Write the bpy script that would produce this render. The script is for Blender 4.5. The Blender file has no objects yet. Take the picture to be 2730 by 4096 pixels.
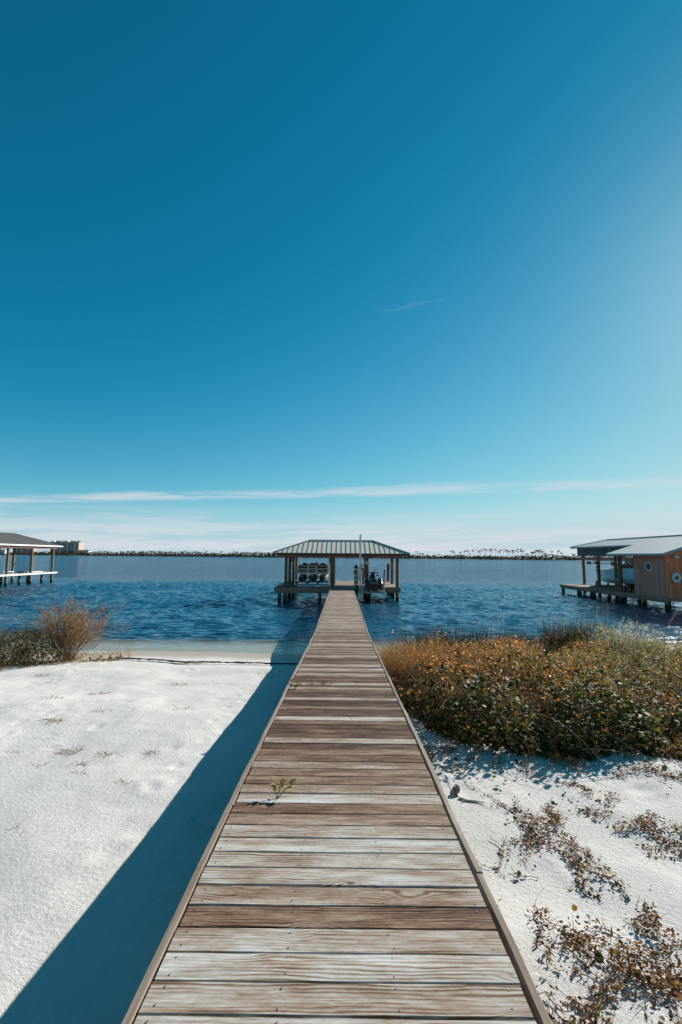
import bpy, math, random
import numpy as np
from mathutils import Vector, Matrix
random.seed(7); RNG = np.random.default_rng(11)
SC = bpy.context.scene
COL = SC.collection

# ------------------------------------------------------------------ camera
CAM_Z = 3.30
PITCH = math.atan((2224.0 - 2048.0) / 1820.4)
YAW = math.atan(7.0 / 1820.4)
ROLL = 0.0083
cd = bpy.data.cameras.new('camera'); cam = bpy.data.objects.new('camera', cd); COL.objects.link(cam)
cd.sensor_fit = 'VERTICAL'; cd.sensor_height = 36.0; cd.lens = 16.0
cd.clip_start = 0.05; cd.clip_end = 6000.0
cam.location = (0, 0, CAM_Z)
cam.matrix_world = Matrix.Translation((0, 0, CAM_Z)) @ Matrix.Rotation(YAW, 4, 'Z') @ Matrix.Rotation(math.pi / 2 + PITCH, 4, 'X') @ Matrix.Rotation(ROLL, 4, 'Z')
SC.camera = cam

# ------------------------------------------------------------------ light
SUN_DIR = Vector((0.995, 0.942, 0.677)).normalized()
SUN_EL = math.asin(SUN_DIR.z); SUN_AZ = math.atan2(SUN_DIR.x, SUN_DIR.y)   # azimuth from +Y towards +X
sl = bpy.data.lights.new('sun', 'SUN'); so = bpy.data.objects.new('sun', sl); COL.objects.link(so)
sl.energy = 5.0; sl.angle = math.radians(0.53); sl.color = (1.0, 0.975, 0.925)
so.rotation_euler = SUN_DIR.to_track_quat('Z', 'Y').to_euler(); so.location = (30, 30, 40)

SC.view_settings.view_transform = 'Standard'; SC.view_settings.look = 'None'
SC.view_settings.exposure = 0.60; SC.view_settings.gamma = 1.0; SC.view_settings.use_curve_mapping = False
SC.cycles.max_bounces = 8; SC.cycles.transparent_max_bounces = 12
SC.cycles.caustics_reflective = False; SC.cycles.caustics_refractive = False
SC.cycles.sample_clamp_indirect = 6.0; SC.cycles.sample_clamp_direct = 4.0

# ---- tiny node helper
class NT:
    def __init__(s, tree): s.t = tree; s.n = tree.nodes; s.l = tree.links
    def add(s, typ, **kw):
        nd = s.n.new(typ)
        ins = kw.pop('ins', {})
        for k, v in kw.items(): setattr(nd, k, v)
        for k, v in ins.items(): s.put(nd.inputs[k], v)
        return nd
    def put(s, sock, v):
        if isinstance(v, bpy.types.NodeSocket): s.l.new(v, sock)
        else: sock.default_value = v
    def math(s, op, a, b=0.0, c=None, clamp=False):
        nd = s.n.new('ShaderNodeMath'); nd.operation = op; nd.use_clamp = clamp
        s.put(nd.inputs[0], a); s.put(nd.inputs[1], b)
        if c is not None: s.put(nd.inputs[2], c)
        return nd.outputs[0]
    def mix(s, f, a, b, mode='MIX'):
        nd = s.n.new('ShaderNodeMix'); nd.data_type = 'RGBA'; nd.blend_type = mode
        s.put(nd.inputs[0], f); s.put(nd.inputs[6], a); s.put(nd.inputs[7], b)
        return nd.outputs[2]
    def ramp(s, f, stops, interp='LINEAR'):
        nd = s.n.new('ShaderNodeValToRGB'); nd.color_ramp.interpolation = interp
        e = nd.color_ramp.elements
        while len(e) < len(stops): e.new(0.5)
        for k, (p, c) in enumerate(stops):
            e[k].position = p; e[k].color = c if len(c) == 4 else (*c, 1)
        s.put(nd.inputs[0], f); return nd.outputs[0]
    def sstep(s, v, a, b, lo=0.0, hi=1.0):
        nd = s.n.new('ShaderNodeMapRange'); nd.interpolation_type = 'SMOOTHSTEP'
        s.put(nd.inputs[0], v); nd.inputs[1].default_value = a; nd.inputs[2].default_value = b
        nd.inputs[3].default_value = lo; nd.inputs[4].default_value = hi
        return nd.outputs[0]
    def noise(s, vec, scale, detail=3.0, rough=0.5, dist=0.0, out=0):
        nd = s.n.new('ShaderNodeTexNoise'); nd.inputs['Scale'].default_value = scale
        nd.inputs['Detail'].default_value = detail; nd.inputs['Roughness'].default_value = rough
        nd.inputs['Distortion'].default_value = dist
        s.put(nd.inputs['Vector'], vec); return nd.outputs[out]
    def mapv(s, vec, scale=(1, 1, 1), loc=(0, 0, 0), rot=(0, 0, 0)):
        nd = s.n.new('ShaderNodeMapping'); s.put(nd.inputs[0], vec)
        s.put(nd.inputs['Scale'], scale); s.put(nd.inputs['Location'], loc); s.put(nd.inputs['Rotation'], rot)
        return nd.outputs[0]

# ------------------------------------------------------------------ sky
W = bpy.data.worlds.new('World'); SC.world = W; W.use_nodes = True
wt = NT(W.node_tree); wt.n.clear()
sky = wt.add('ShaderNodeTexSky', sky_type='NISHITA', sun_disc=False)
sky.sun_elevation = SUN_EL; sky.sun_rotation = SUN_AZ
sky.altitude = 1000; sky.air_density = 0.75; sky.dust_density = 0.25; sky.ozone_density = 3.0
tc = wt.add('ShaderNodeTexCoord')
sep = wt.add('ShaderNodeSeparateXYZ', ins={0: tc.outputs['Generated']})
dx, dy, dz = sep.outputs
# the photograph's grade: red falls away in the deep sky
sc_ = wt.add('ShaderNodeSeparateColor', ins={0: sky.outputs[0]})
rr_ = wt.math('SUBTRACT', sc_.outputs[0], 0.95)
rr_ = wt.math('MULTIPLY', wt.math('ADD', rr_, wt.math('SQRT', wt.math('ADD', wt.math('MULTIPLY', rr_, rr_), 0.06))), 0.5)
def shoulder(c, k=6.6):
    q = wt.math('POWER', wt.math('DIVIDE', c, k), 3.0)
    return wt.math('DIVIDE', c, wt.math('POWER', wt.math('ADD', q, 1.0), 0.3333))
skyc = wt.add('ShaderNodeCombineColor', ins={0: shoulder(wt.math('MULTIPLY', rr_, 0.92)), 1: shoulder(wt.math('MULTIPLY', sc_.outputs[1], 1.12)), 2: shoulder(wt.math('MULTIPLY', sc_.outputs[2], 1.07))}).outputs[0]
# thin cirrus: one long straight streak on the cloud plane and a fibrous veil low over the horizon
zpos = wt.math('MAXIMUM', dz, 0.0008)
s_ = wt.math('DIVIDE', wt.math('ADD', wt.math('MULTIPLY', dy, 0.141), wt.math('MULTIPLY', dx, 0.035)), zpos)
el = wt.math('DIVIDE', zpos, wt.math('SQRT', wt.math('ADD', wt.math('MULTIPLY', dx, dx), wt.math('MULTIPLY', dy, dy))))
az = wt.math('ARCTAN2', dx, dy)
cv = wt.add('ShaderNodeCombineXYZ', ins={0: az, 1: el, 2: 0.0}).outputs[0]
warp = wt.noise(wt.mapv(cv, (5, 14, 1)), 1.0, 3, 0.6)
elw = wt.math('ADD', el, wt.math('MULTIPLY', wt.math('SUBTRACT', warp, 0.5), 0.035))
cw = wt.add('ShaderNodeCombineXYZ', ins={0: az, 1: wt.math('SUBTRACT', elw, wt.math('MULTIPLY', az, 0.03)), 2: 0.3}).outputs[0]
fib = wt.noise(wt.mapv(cw, (3.4, 95, 1)), 1.0, 6, 0.62)
patch = wt.noise(wt.mapv(cw, (2.3, 16, 1), (3.1, 0.4, 0)), 1.0, 3, 0.5)
ls = wt.math('SUBTRACT', wt.math('ADD', s_, wt.math('MULTIPLY', wt.math('SUBTRACT', warp, 0.5), 0.16)), 1.0)
ls = wt.math('ABSOLUTE', ls)
band = wt.math('MULTIPLY', wt.sstep(ls, 0.11, 0.01), wt.sstep(fib, 0.30, 0.58))
band = wt.math('MULTIPLY', band, wt.sstep(patch, 0.15, 0.5))
ls2 = wt.math('ABSOLUTE', wt.math('SUBTRACT', wt.math('ADD', wt.math('MULTIPLY', s_, 0.905), wt.math('ADD', wt.math('MULTIPLY', az, 0.05), wt.math('MULTIPLY', wt.math('SUBTRACT', fib, 0.5), 0.10))), 0.84))
band2 = wt.math('MULTIPLY', wt.math('MULTIPLY', wt.sstep(ls2, 0.035, 0.0), wt.sstep(fib, 0.35, 0.65)), wt.math('MULTIPLY', wt.sstep(az, -0.25, -0.05), wt.sstep(az, 0.26, 0.12)))
band = wt.math('ADD', band, wt.math('MULTIPLY', band2, 0.7))
low = wt.math('MULTIPLY', wt.sstep(el, 0.118, 0.015), wt.sstep(wt.math('ADD', wt.math('MULTIPLY', fib, 0.75), wt.math('MULTIPLY', patch, 0.4)), 0.45, 0.66))
low = wt.math('MULTIPLY', low, wt.sstep(el, -0.001, 0.012))
skyc = wt.mix(wt.sstep(el, 0.13, 0.0, 0.0, 0.82), skyc, (3.55, 4.95, 5.75, 1))
wz = wt.math('MULTIPLY', wt.sstep(wt.math('ABSOLUTE', wt.math('SUBTRACT', wt.math('SUBTRACT', elw, 0.572), wt.math('MULTIPLY', wt.math('SUBTRACT', az, 0.147), 0.06))), 0.012, 0.0), wt.sstep(wt.math('ABSOLUTE', wt.math('SUBTRACT', az, 0.15)), 0.11, 0.02))
wisp = wt.math('MULTIPLY', wz, wt.sstep(wt.noise(wt.mapv(cw, (14, 60, 1)), 1.0, 5, 0.6), 0.38, 0.72))
cl = wt.math('ADD', wt.math('ADD', wt.math('MULTIPLY', band, 0.72), wt.math('MULTIPLY', wisp, 0.09)), wt.math('MULTIPLY', low, 0.95), clamp=True)
CLOUD = (5.3, 5.75, 6.25, 1)
skyc = wt.mix(cl, skyc, CLOUD)
bg = wt.add('ShaderNodeBackground', ins={'Color': skyc, 'Strength': 0.082})
wo = wt.add('ShaderNodeOutputWorld'); wt.l.new(bg.outputs[0], wo.inputs[0])

# ------------------------------------------------------------------ materials
def new_mat(name, rough=0.8, spec=0.25):
    m = bpy.data.materials.new(name); m.use_nodes = True
    t = NT(m.node_tree); b = m.node_tree.nodes['Principled BSDF']
    b.inputs['Roughness'].default_value = rough
    b.inputs['Specular IOR Level'].default_value = spec
    return m, t, b
def bump(t, b, h, dist, strength=1.0):
    nd = t.add('ShaderNodeBump', ins={'Height': h, 'Distance': dist, 'Strength': strength})
    t.l.new(nd.outputs[0], b.inputs['Normal']); return nd

def m_plain(name, col, rough=0.7, metal=0.0, var=0.12, scale=6.0, spec=0.3):
    m, t, b = new_mat(name, rough, spec)
    tcn = t.add('ShaderNodeTexCoord'); oi = t.add('ShaderNodeObjectInfo')
    n = t.noise(tcn.outputs['Object'], scale, 4, 0.6)
    f = t.math('ADD', t.math('MULTIPLY', n, var * 2), t.math('MULTIPLY', oi.outputs['Random'], var))
    c = t.mix(f, (*[x * (1 - var) for x in col], 1), (*[min(1, x * (1 + var)) for x in col], 1))
    t.l.new(c, b.inputs['Base Color']); b.inputs['Metallic'].default_value = metal
    return m

def m_plank(name):
    # weathered pine; object colour R = pale (1) .. dark brown (0)
    m, t, b = new_mat(name, 0.85, 0.2)
    tcn = t.add('ShaderNodeTexCoord'); oi = t.add('ShaderNodeObjectInfo')
    off = t.add('ShaderNodeCombineXYZ', ins={0: t.math('MULTIPLY', oi.outputs['Random'], 37.0), 1: t.math('MULTIPLY', oi.outputs['Random'], 91.0), 2: 0.0}).outputs[0]
    va = t.add('ShaderNodeVectorMath', operation='ADD', ins={0: tcn.outputs['Object'], 1: off}).outputs[0]
    flat = t.add('ShaderNodeVectorMath', operation='MULTIPLY', ins={0: va, 1: (1, 1, 0.25)}).outputs[0]
    # knots
    vo = t.add('ShaderNodeTexVoronoi', feature='F1', ins={'Vector': t.mapv(flat, (2.2, 5.5, 0.0)), 'Scale': 1.0})
    kd = vo.outputs['Distance']
    ksel = t.math('GREATER_THAN', t.add('ShaderNodeSeparateColor', ins={0: vo.outputs['Color']}).outputs[0], 0.45)
    knear = t.math('MULTIPLY', t.sstep(kd, 0.42, 0.0), ksel)
    warp = t.math('MULTIPLY', t.math('SUBTRACT', t.noise(t.mapv(flat, (1.6, 9, 1)), 1.0, 3, 0.55), 0.5), 1.3)
    sp = t.add('ShaderNodeSeparateXYZ', ins={0: flat})
    gy = t.math('ADD', t.math('MULTIPLY', sp.outputs[1], 330.0), t.math('ADD', t.math('MULTIPLY', warp, 15.0), t.math('MULTIPLY', knear, 16.0)))
    ring = t.math('POWER', t.math('MULTIPLY_ADD', t.math('SINE', gy), 0.5, 0.5), 2.2)
    fine = t.noise(t.mapv(flat, (4.5, 230, 1)), 1.0, 5, 0.7)
    stain = t.noise(t.mapv(flat, (3.0, 17, 1)), 1.0, 5, 0.65)
    blot = t.noise(t.mapv(flat, (1.5, 3.0, 1), (7, 3, 0)), 1.0, 3, 0.55)
    mott = t.noise(t.mapv(flat, (22.0, 60, 1)), 1.0, 3, 0.6)
    rmask = t.sstep(t.noise(t.mapv(flat, (1.4, 11, 1), (5, 2, 0)), 1, 3), 0.40, 0.62)
    tone = t.add('ShaderNodeSeparateColor', ins={0: oi.outputs['Color']}).outputs[0]
    v = t.math('ADD', tone, t.math('MULTIPLY', t.math('SUBTRACT', stain, 0.5), 0.95))
    v = t.math('ADD', v, t.math('MULTIPLY', t.math('SUBTRACT', blot, 0.5), 0.55))
    v = t.math('ADD', v, t.math('MULTIPLY', ring, t.math('MULTIPLY_ADD', rmask, -0.38, -0.05)))
    v = t.math('ADD', v, t.math('MULTIPLY', t.math('SUBTRACT', fine, 0.5), 0.85))
    v = t.math('ADD', v, t.math('MULTIPLY_ADD', t.math('SUBTRACT', mott, 0.5), 0.30, 0.06), clamp=True)
    c = t.ramp(v, [(0.0, (0.020, 0.010, 0.006)), (0.20, (0.078, 0.037, 0.021)), (0.42, (0.185, 0.100, 0.058)), (0.62, (0.305, 0.215, 0.150)), (0.82, (0.43, 0.378, 0.322)), (1.0, (0.55, 0.53, 0.49))])
    core = t.math('MULTIPLY', t.sstep(kd, 0.085, 0.045), ksel)
    c = t.mix(core, c, (0.19, 0.085, 0.035, 1))
    c = t.mix(t.math('MULTIPLY', t.math('MULTIPLY', t.sstep(kd, 0.05, 0.02), ksel), 0.7), c, (0.045, 0.022, 0.012, 1))
    t.l.new(c, b.inputs['Base Color'])
    bump(t, b, t.math('ADD', t.math('MULTIPLY', fine, 0.6), t.math('MULTIPLY', ring, 0.25)), 0.0035, 0.7)
    return m

def m_wood(name, c0, c1, axis=2, rough=0.85, freq=28.0, green=None, zdark=None):
    # posts, beams, boards: grain runs along the given local axis
    m, t, b = new_mat(name, rough, 0.2)
    tcn = t.add('ShaderNodeTexCoord'); oi = t.add('ShaderNodeObjectInfo')
    off = t.math('MULTIPLY', oi.outputs['Random'], 53.0)
    va = t.add('ShaderNodeVectorMath', operation='ADD', ins={0: tcn.outputs['Object'], 1: t.add('ShaderNodeCombineXYZ', ins={0: off, 1: off, 2: off}).outputs[0]}).outputs[0]
    sc = [freq, freq, freq]; sc[axis] = 1.3
    g = t.noise(t.mapv(va, tuple(sc)), 1.0, 5, 0.65)
    sc2 = [5.0, 5.0, 5.0]; sc2[axis] = 0.8
    st = t.noise(t.mapv(va, tuple(sc2)), 1.0, 3, 0.55)
    f = t.math('ADD', t.math('MULTIPLY', t.math('SUBTRACT', g, 0.5), 1.2), t.math('ADD', st, t.math('MULTIPLY', t.math('SUBTRACT', oi.outputs['Random'], 0.5), 0.35)), clamp=True)
    c = t.mix(f, (*c0, 1), (*c1, 1))
    if green:
        c = t.mix(t.sstep(t.noise(va, 3.0, 3), 0.45, 0.7, 0, 0.7), c, (*green, 1))
    if zdark is not None:   # weed and wet band above the waterline
        geo = t.add('ShaderNodeNewGeometry'); z = t.add('ShaderNodeSeparateXYZ', ins={0: geo.outputs['Position']}).outputs[2]
        c = t.mix(t.sstep(t.math('ADD', z, t.math('MULTIPLY', g, 0.2)), zdark + 0.25, zdark), c, (0.018, 0.016, 0.012, 1))
    t.l.new(c, b.inputs['Base Color'])
    bump(t, b, g, 0.004, 0.8)
    return m

def m_leaf(name, stops, trans=0.35, rough=0.55, spec=0.35):
    m, t, b = new_mat(name, rough, spec)
    geo = t.add('ShaderNodeNewGeometry')
    c = t.ramp(geo.outputs['Random Per Island'], stops)
    t.l.new(c, b.inputs['Base Color'])
    gm = t.add('ShaderNodeGamma', ins={0: c, 1: 1.12}); tc_ = t.mix(1.0, gm.outputs[0], (1.9, 1.8, 1.5, 1), 'MULTIPLY')
    tr = t.add('ShaderNodeBsdfTranslucent'); t.l.new(tc_, tr.inputs[0])
    mx = t.add('ShaderNodeMixShader', ins={0: trans})
    t.l.new(b.outputs[0], mx.inputs[1]); t.l.new(tr.outputs[0], mx.inputs[2])
    t.l.new(mx.outputs[0], t.n['Material Output'].inputs[0])
    return m

M = {}
M['plank'] = m_plank('weathered_plank')
M['trim'] = m_wood('pier_trim_wood', (0.16, 0.105, 0.07), (0.40, 0.33, 0.26), axis=1, freq=60)
M['pile'] = m_wood('treated_pile', (0.105, 0.065, 0.038), (0.34, 0.21, 0.125), axis=2, freq=22, green=(0.13, 0.12, 0.065), zdark=0.25)
M['pile_pale'] = m_wood('bleached_pile', (0.13, 0.09, 0.055), (0.34, 0.25, 0.15), axis=2, freq=22, zdark=0.3)
M['beam'] = m_wood('brown_beam', (0.28, 0.11, 0.075), (0.64, 0.33, 0.24), axis=0, freq=26)
M['beam_y'] = m_wood('brown_beam_lengthwise', (0.26, 0.11, 0.08), (0.60, 0.32, 0.24), axis=1, freq=26)
M['skirt'] = m_wood('grey_skirt_board', (0.05, 0.045, 0.042), (0.24, 0.225, 0.21), axis=2, freq=40)
M['siding'] = m_wood('brown_siding', (0.38, 0.13, 0.09), (0.80, 0.385, 0.30), axis=2, freq=24)
M['siding_warm'] = m_wood('warm_siding', (0.52, 0.12, 0.05), (0.90, 0.335, 0.17), axis=2, freq=24)
M['paint_wood'] = m_wood('white_painted_wood', (0.62, 0.55, 0.5), (0.80, 0.76, 0.72), axis=1, freq=20)
M['roof'] = m_plain('tan_metal_roof', (0.84, 0.73, 0.59), 0.75, 0.0, 0.10, 1.2, 0.12)
M['roof_edge_rib_shade'] = m_plain('roof_trim_and_rib_shade', (0.20, 0.185, 0.165), 0.55, 0.0, 0.1, 2, 0.3)  # trim colour of the caps; also paints seam shade on the hip-roof ribs
M['fascia_dark'] = m_plain('dark_fascia', (0.085, 0.07, 0.055), 0.8, 0.0, 0.2, 4)
M['roof_pale'] = m_plain('pale_metal_roof', (0.78, 0.73, 0.665), 0.7, 0.0, 0.08, 1.5, 0.15)
M['roof_trim_blue'] = m_plain('grey_roof_trim', (0.30, 0.36, 0.40), 0.45, 0.0, 0.1, 2)
M['roof_taupe'] = m_plain('taupe_metal_roof', (0.165, 0.15, 0.14), 0.55, 0.0, 0.08, 1.5, 0.3)
M['white'] = m_plain('white_paint', (0.78, 0.78, 0.77), 0.5, 0.0, 0.05, 3)
M['alu'] = m_plain('brushed_aluminium', (0.58, 0.57, 0.55), 0.42, 0.75, 0.12, 9)
M['alu_dull'] = m_plain('dull_aluminium', (0.40, 0.39, 0.37), 0.55, 0.35, 0.15, 9)
M['steel_rust'] = m_plain('rust_brown_steel', (0.17, 0.075, 0.045), 0.7, 0.0, 0.25, 8)
M['black'] = m_plain('black_plastic', (0.016, 0.017, 0.019), 0.35, 0.0, 0.2, 8, 0.5)
M['black_gloss'] = m_plain('black_gelcoat', (0.012, 0.014, 0.018), 0.12, 0.0, 0.1, 8, 0.6)
M['rubber'] = m_plain('black_rubber', (0.02, 0.02, 0.02), 0.7, 0.0, 0.2, 8)
M['boat_panel'] = m_plain('grey_brown_boat_panel', (0.11, 0.095, 0.085), 0.3, 0.3, 0.15, 3, 0.5)
M['tube_metal'] = m_plain('pontoon_metal', (0.30, 0.29, 0.28), 0.28, 0.85, 0.1, 4)
M['seat_cover'] = m_plain('dark_seat_cover', (0.075, 0.06, 0.05), 0.8, 0.0, 0.2, 8)
M['hull_blue'] = m_plain('pale_blue_gelcoat', (0.46, 0.76, 0.88), 0.18, 0.0, 0.03, 2, 0.6)
M['hull_cream'] = m_plain('cream_hull_bottom', (0.52, 0.43, 0.34), 0.4, 0.0, 0.08, 3)
M['canvas_brown'] = m_plain('brown_canvas', (0.26, 0.11, 0.06), 0.85, 0.0, 0.15, 6)
M['beige'] = m_plain('beige_canvas', (0.52, 0.42, 0.32), 0.85, 0.0, 0.1, 6)
M['ring'] = m_plain('life_ring_white', (0.70, 0.74, 0.76), 0.55, 0.0, 0.05, 6)
M['rope'] = m_plain('rope', (0.48, 0.40, 0.30), 0.9, 0.0, 0.2, 30)
M['nail'] = m_plain('nail_head', (0.30, 0.29, 0.28), 0.4, 0.7, 0.2, 30)
M['fabric_black'] = m_plain('black_silt_fabric', (0.018, 0.018, 0.02), 0.6, 0.0, 0.3, 9, 0.4)
M['sign'] = m_plain('weathered_sign', (0.36, 0.31, 0.27), 0.75, 0.0, 0.12, 8)
M['brown_red'] = m_plain('flag_red', (0.30, 0.05, 0.045), 0.8)
M['flag_blue'] = m_plain('flag_blue', (0.03, 0.045, 0.12), 0.8)
M['condo_wall'] = m_plain('condo_wall', (0.60, 0.44, 0.36), 0.85, 0, 0.08, 0.05)
M['condo_white'] = m_plain('condo_white', (0.80, 0.74, 0.68), 0.8, 0, 0.05, 0.05)
M['condo_roof'] = m_plain('condo_roof', (0.25, 0.22, 0.21), 0.8, 0, 0.1, 0.05)
M['condo_dark'] = m_plain('condo_recess', (0.14, 0.11, 0.10), 0.4, 0, 0.2, 0.2, 0.5)
M['bark'] = m_wood('bark', (0.05, 0.035, 0.025), (0.16, 0.115, 0.085), axis=2, freq=3)
M['twig'] = m_leaf('dry_twig', [(0, (0.07, 0.035, 0.018)), (0.5, (0.20, 0.115, 0.06)), (1, (0.40, 0.27, 0.16))], 0.1, 0.8, 0.15)
M['deadwood'] = m_wood('bleached_branch', (0.22, 0.15, 0.10), (0.52, 0.42, 0.34), axis=0, freq=20)
M['leaf_vine'] = m_leaf('vine_leaf', [(0, (0.014, 0.024, 0.007)), (0.45, (0.032, 0.050, 0.012)), (0.72, (0.10, 0.115, 0.024)), (0.86, (0.24, 0.22, 0.035)), (0.93, (0.36, 0.19, 0.03)), (1, (0.22, 0.075, 0.02))], 0.25, 0.6, 0.2)
M['leaf_brown'] = m_leaf('dry_shrub_leaf', [(0, (0.055, 0.030, 0.013)), (0.22, (0.19, 0.09, 0.03)), (0.45, (0.36, 0.18, 0.055)), (0.62, (0.17, 0.145, 0.036)), (0.80, (0.27, 0.24, 0.065)), (0.93, (0.44, 0.30, 0.14)), (1, (0.46, 0.39, 0.26))], 0.45, 0.6, 0.22)
M['leaf_rust'] = m_leaf('rust_leaf', [(0, (0.07, 0.028, 0.010)), (0.35, (0.26, 0.11, 0.03)), (0.7, (0.46, 0.21, 0.055)), (0.9, (0.55, 0.33, 0.13)), (1, (0.5, 0.4, 0.25))], 0.45, 0.6, 0.22)
M['leaf_olive'] = m_leaf('olive_leaf', [(0, (0.05, 0.06, 0.018)), (0.4, (0.17, 0.165, 0.042)), (0.7, (0.31, 0.27, 0.07)), (0.85, (0.42, 0.24, 0.06)), (1, (0.42, 0.40, 0.24))], 0.45, 0.6, 0.22)
M['leaf_pale'] = m_leaf('pale_green_leaf', [(0, (0.09, 0.10, 0.04)), (0.5, (0.20, 0.205, 0.085)), (0.8, (0.32, 0.27, 0.13)), (1, (0.42, 0.33, 0.18))], 0.35)
M['fluff'] = m_leaf('white_seed_fluff', [(0, (0.50, 0.47, 0.42)), (1, (0.78, 0.76, 0.70))], 0.4, 0.9, 0.1)
M['grass_gold'] = m_leaf('golden_grass', [(0, (0.08, 0.035, 0.012)), (0.4, (0.20, 0.088, 0.026)), (0.75, (0.31, 0.165, 0.058)), (1, (0.48, 0.34, 0.18))], 0.33, 0.6, 0.3)
M['rush'] = m_leaf('dark_rush', [(0, (0.022, 0.022, 0.012)), (0.6, (0.06, 0.055, 0.025)), (1, (0.17, 0.12, 0.06))], 0.15, 0.6, 0.3)
M['plume'] = m_leaf('grass_plume', [(0, (0.20, 0.14, 0.10)), (1, (0.40, 0.32, 0.25))], 0.3, 0.8, 0.1)
M['leaf_dead'] = m_leaf('dead_leaf', [(0, (0.045, 0.019, 0.008)), (0.4, (0.13, 0.055, 0.019)), (0.75, (0.25, 0.115, 0.034)), (0.93, (0.36, 0.19, 0.06)), (1, (0.20, 0.19, 0.04))], 0.28, 0.75, 0.1)
M['leaf_left'] = m_leaf('left_bush_leaf', [(0, (0.05, 0.035, 0.012)), (0.4, (0.13, 0.095, 0.026)), (0.7, (0.27, 0.17, 0.05)), (0.9, (0.42, 0.30, 0.13)), (1, (0.5, 0.45, 0.33))], 0.4, 0.5, 0.3)
M['far_green'] = m_leaf('far_scrub', [(0, (0.025, 0.022, 0.013)), (0.5, (0.07, 0.05, 0.028)), (0.8, (0.125, 0.08, 0.048)), (1, (0.19, 0.125, 0.08))], 0.08, 0.8, 0.1)
M['pine_leaf'] = m_leaf('pine_needles', [(0, (0.03, 0.036, 0.020)), (0.6, (0.07, 0.072, 0.036)), (1, (0.11, 0.10, 0.055))], 0.08, 0.7, 0.1)

def m_glass(name, col):
    m, t, b = new_mat(name, 0.08, 0.6)
    b.inputs['Base Color'].default_value = (*col, 1); return m
M['pane'] = m_glass('window_pane', (0.02, 0.05, 0.065))
M['far_pane'] = m_glass('far_pane', (0.05, 0.06, 0.07))

def m_sand():
    m, t, b = new_mat('white_quartz_sand', 0.92, 0.15)
    geo = t.add('ShaderNodeNewGeometry'); P = geo.outputs['Position']
    z = t.add('ShaderNodeSeparateXYZ', ins={0: P}).outputs[2]
    n1 = t.noise(P, 0.9, 4, 0.55); n2 = t.noise(P, 14.0, 4, 0.6); n3 = t.noise(P, 160.0, 3, 0.7)
    f = t.math('ADD', t.math('MULTIPLY', n1, 0.45), t.math('ADD', t.math('MULTIPLY', n2, 0.45), t.math('MULTIPLY_ADD', n3, 0.40, -0.10)), clamp=True)
    c = t.ramp(f, [(0.25, (0.51, 0.465, 0.415)), (0.55, (0.63, 0.583, 0.53)), (0.85, (0.70, 0.66, 0.61))])
    speck = t.sstep(t.noise(P, 70.0, 2, 0.5), 0.73, 0.80)
    c = t.mix(t.math('MULTIPLY', speck, 0.55), c, (0.22, 0.17, 0.12, 1))
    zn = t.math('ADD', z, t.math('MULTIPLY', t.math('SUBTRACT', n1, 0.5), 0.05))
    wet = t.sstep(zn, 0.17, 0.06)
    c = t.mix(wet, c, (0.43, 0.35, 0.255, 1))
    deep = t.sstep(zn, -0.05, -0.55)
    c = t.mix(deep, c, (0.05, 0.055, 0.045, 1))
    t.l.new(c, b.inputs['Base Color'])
    t.l.new(t.math('MULTIPLY_ADD', wet, -0.55, 0.92), b.inputs['Roughness'])
    h = t.math('ADD', t.math('MULTIPLY', t.noise(t.mapv(P, (24, 30, 24), rot=(0, 0, 0.5)), 1.0, 6, 0.7), 1.3), t.math('MULTIPLY', n3, 0.4))
    bump(t, b, h, 0.012, 0.85)
    return m
M['sand'] = m_sand()

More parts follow.
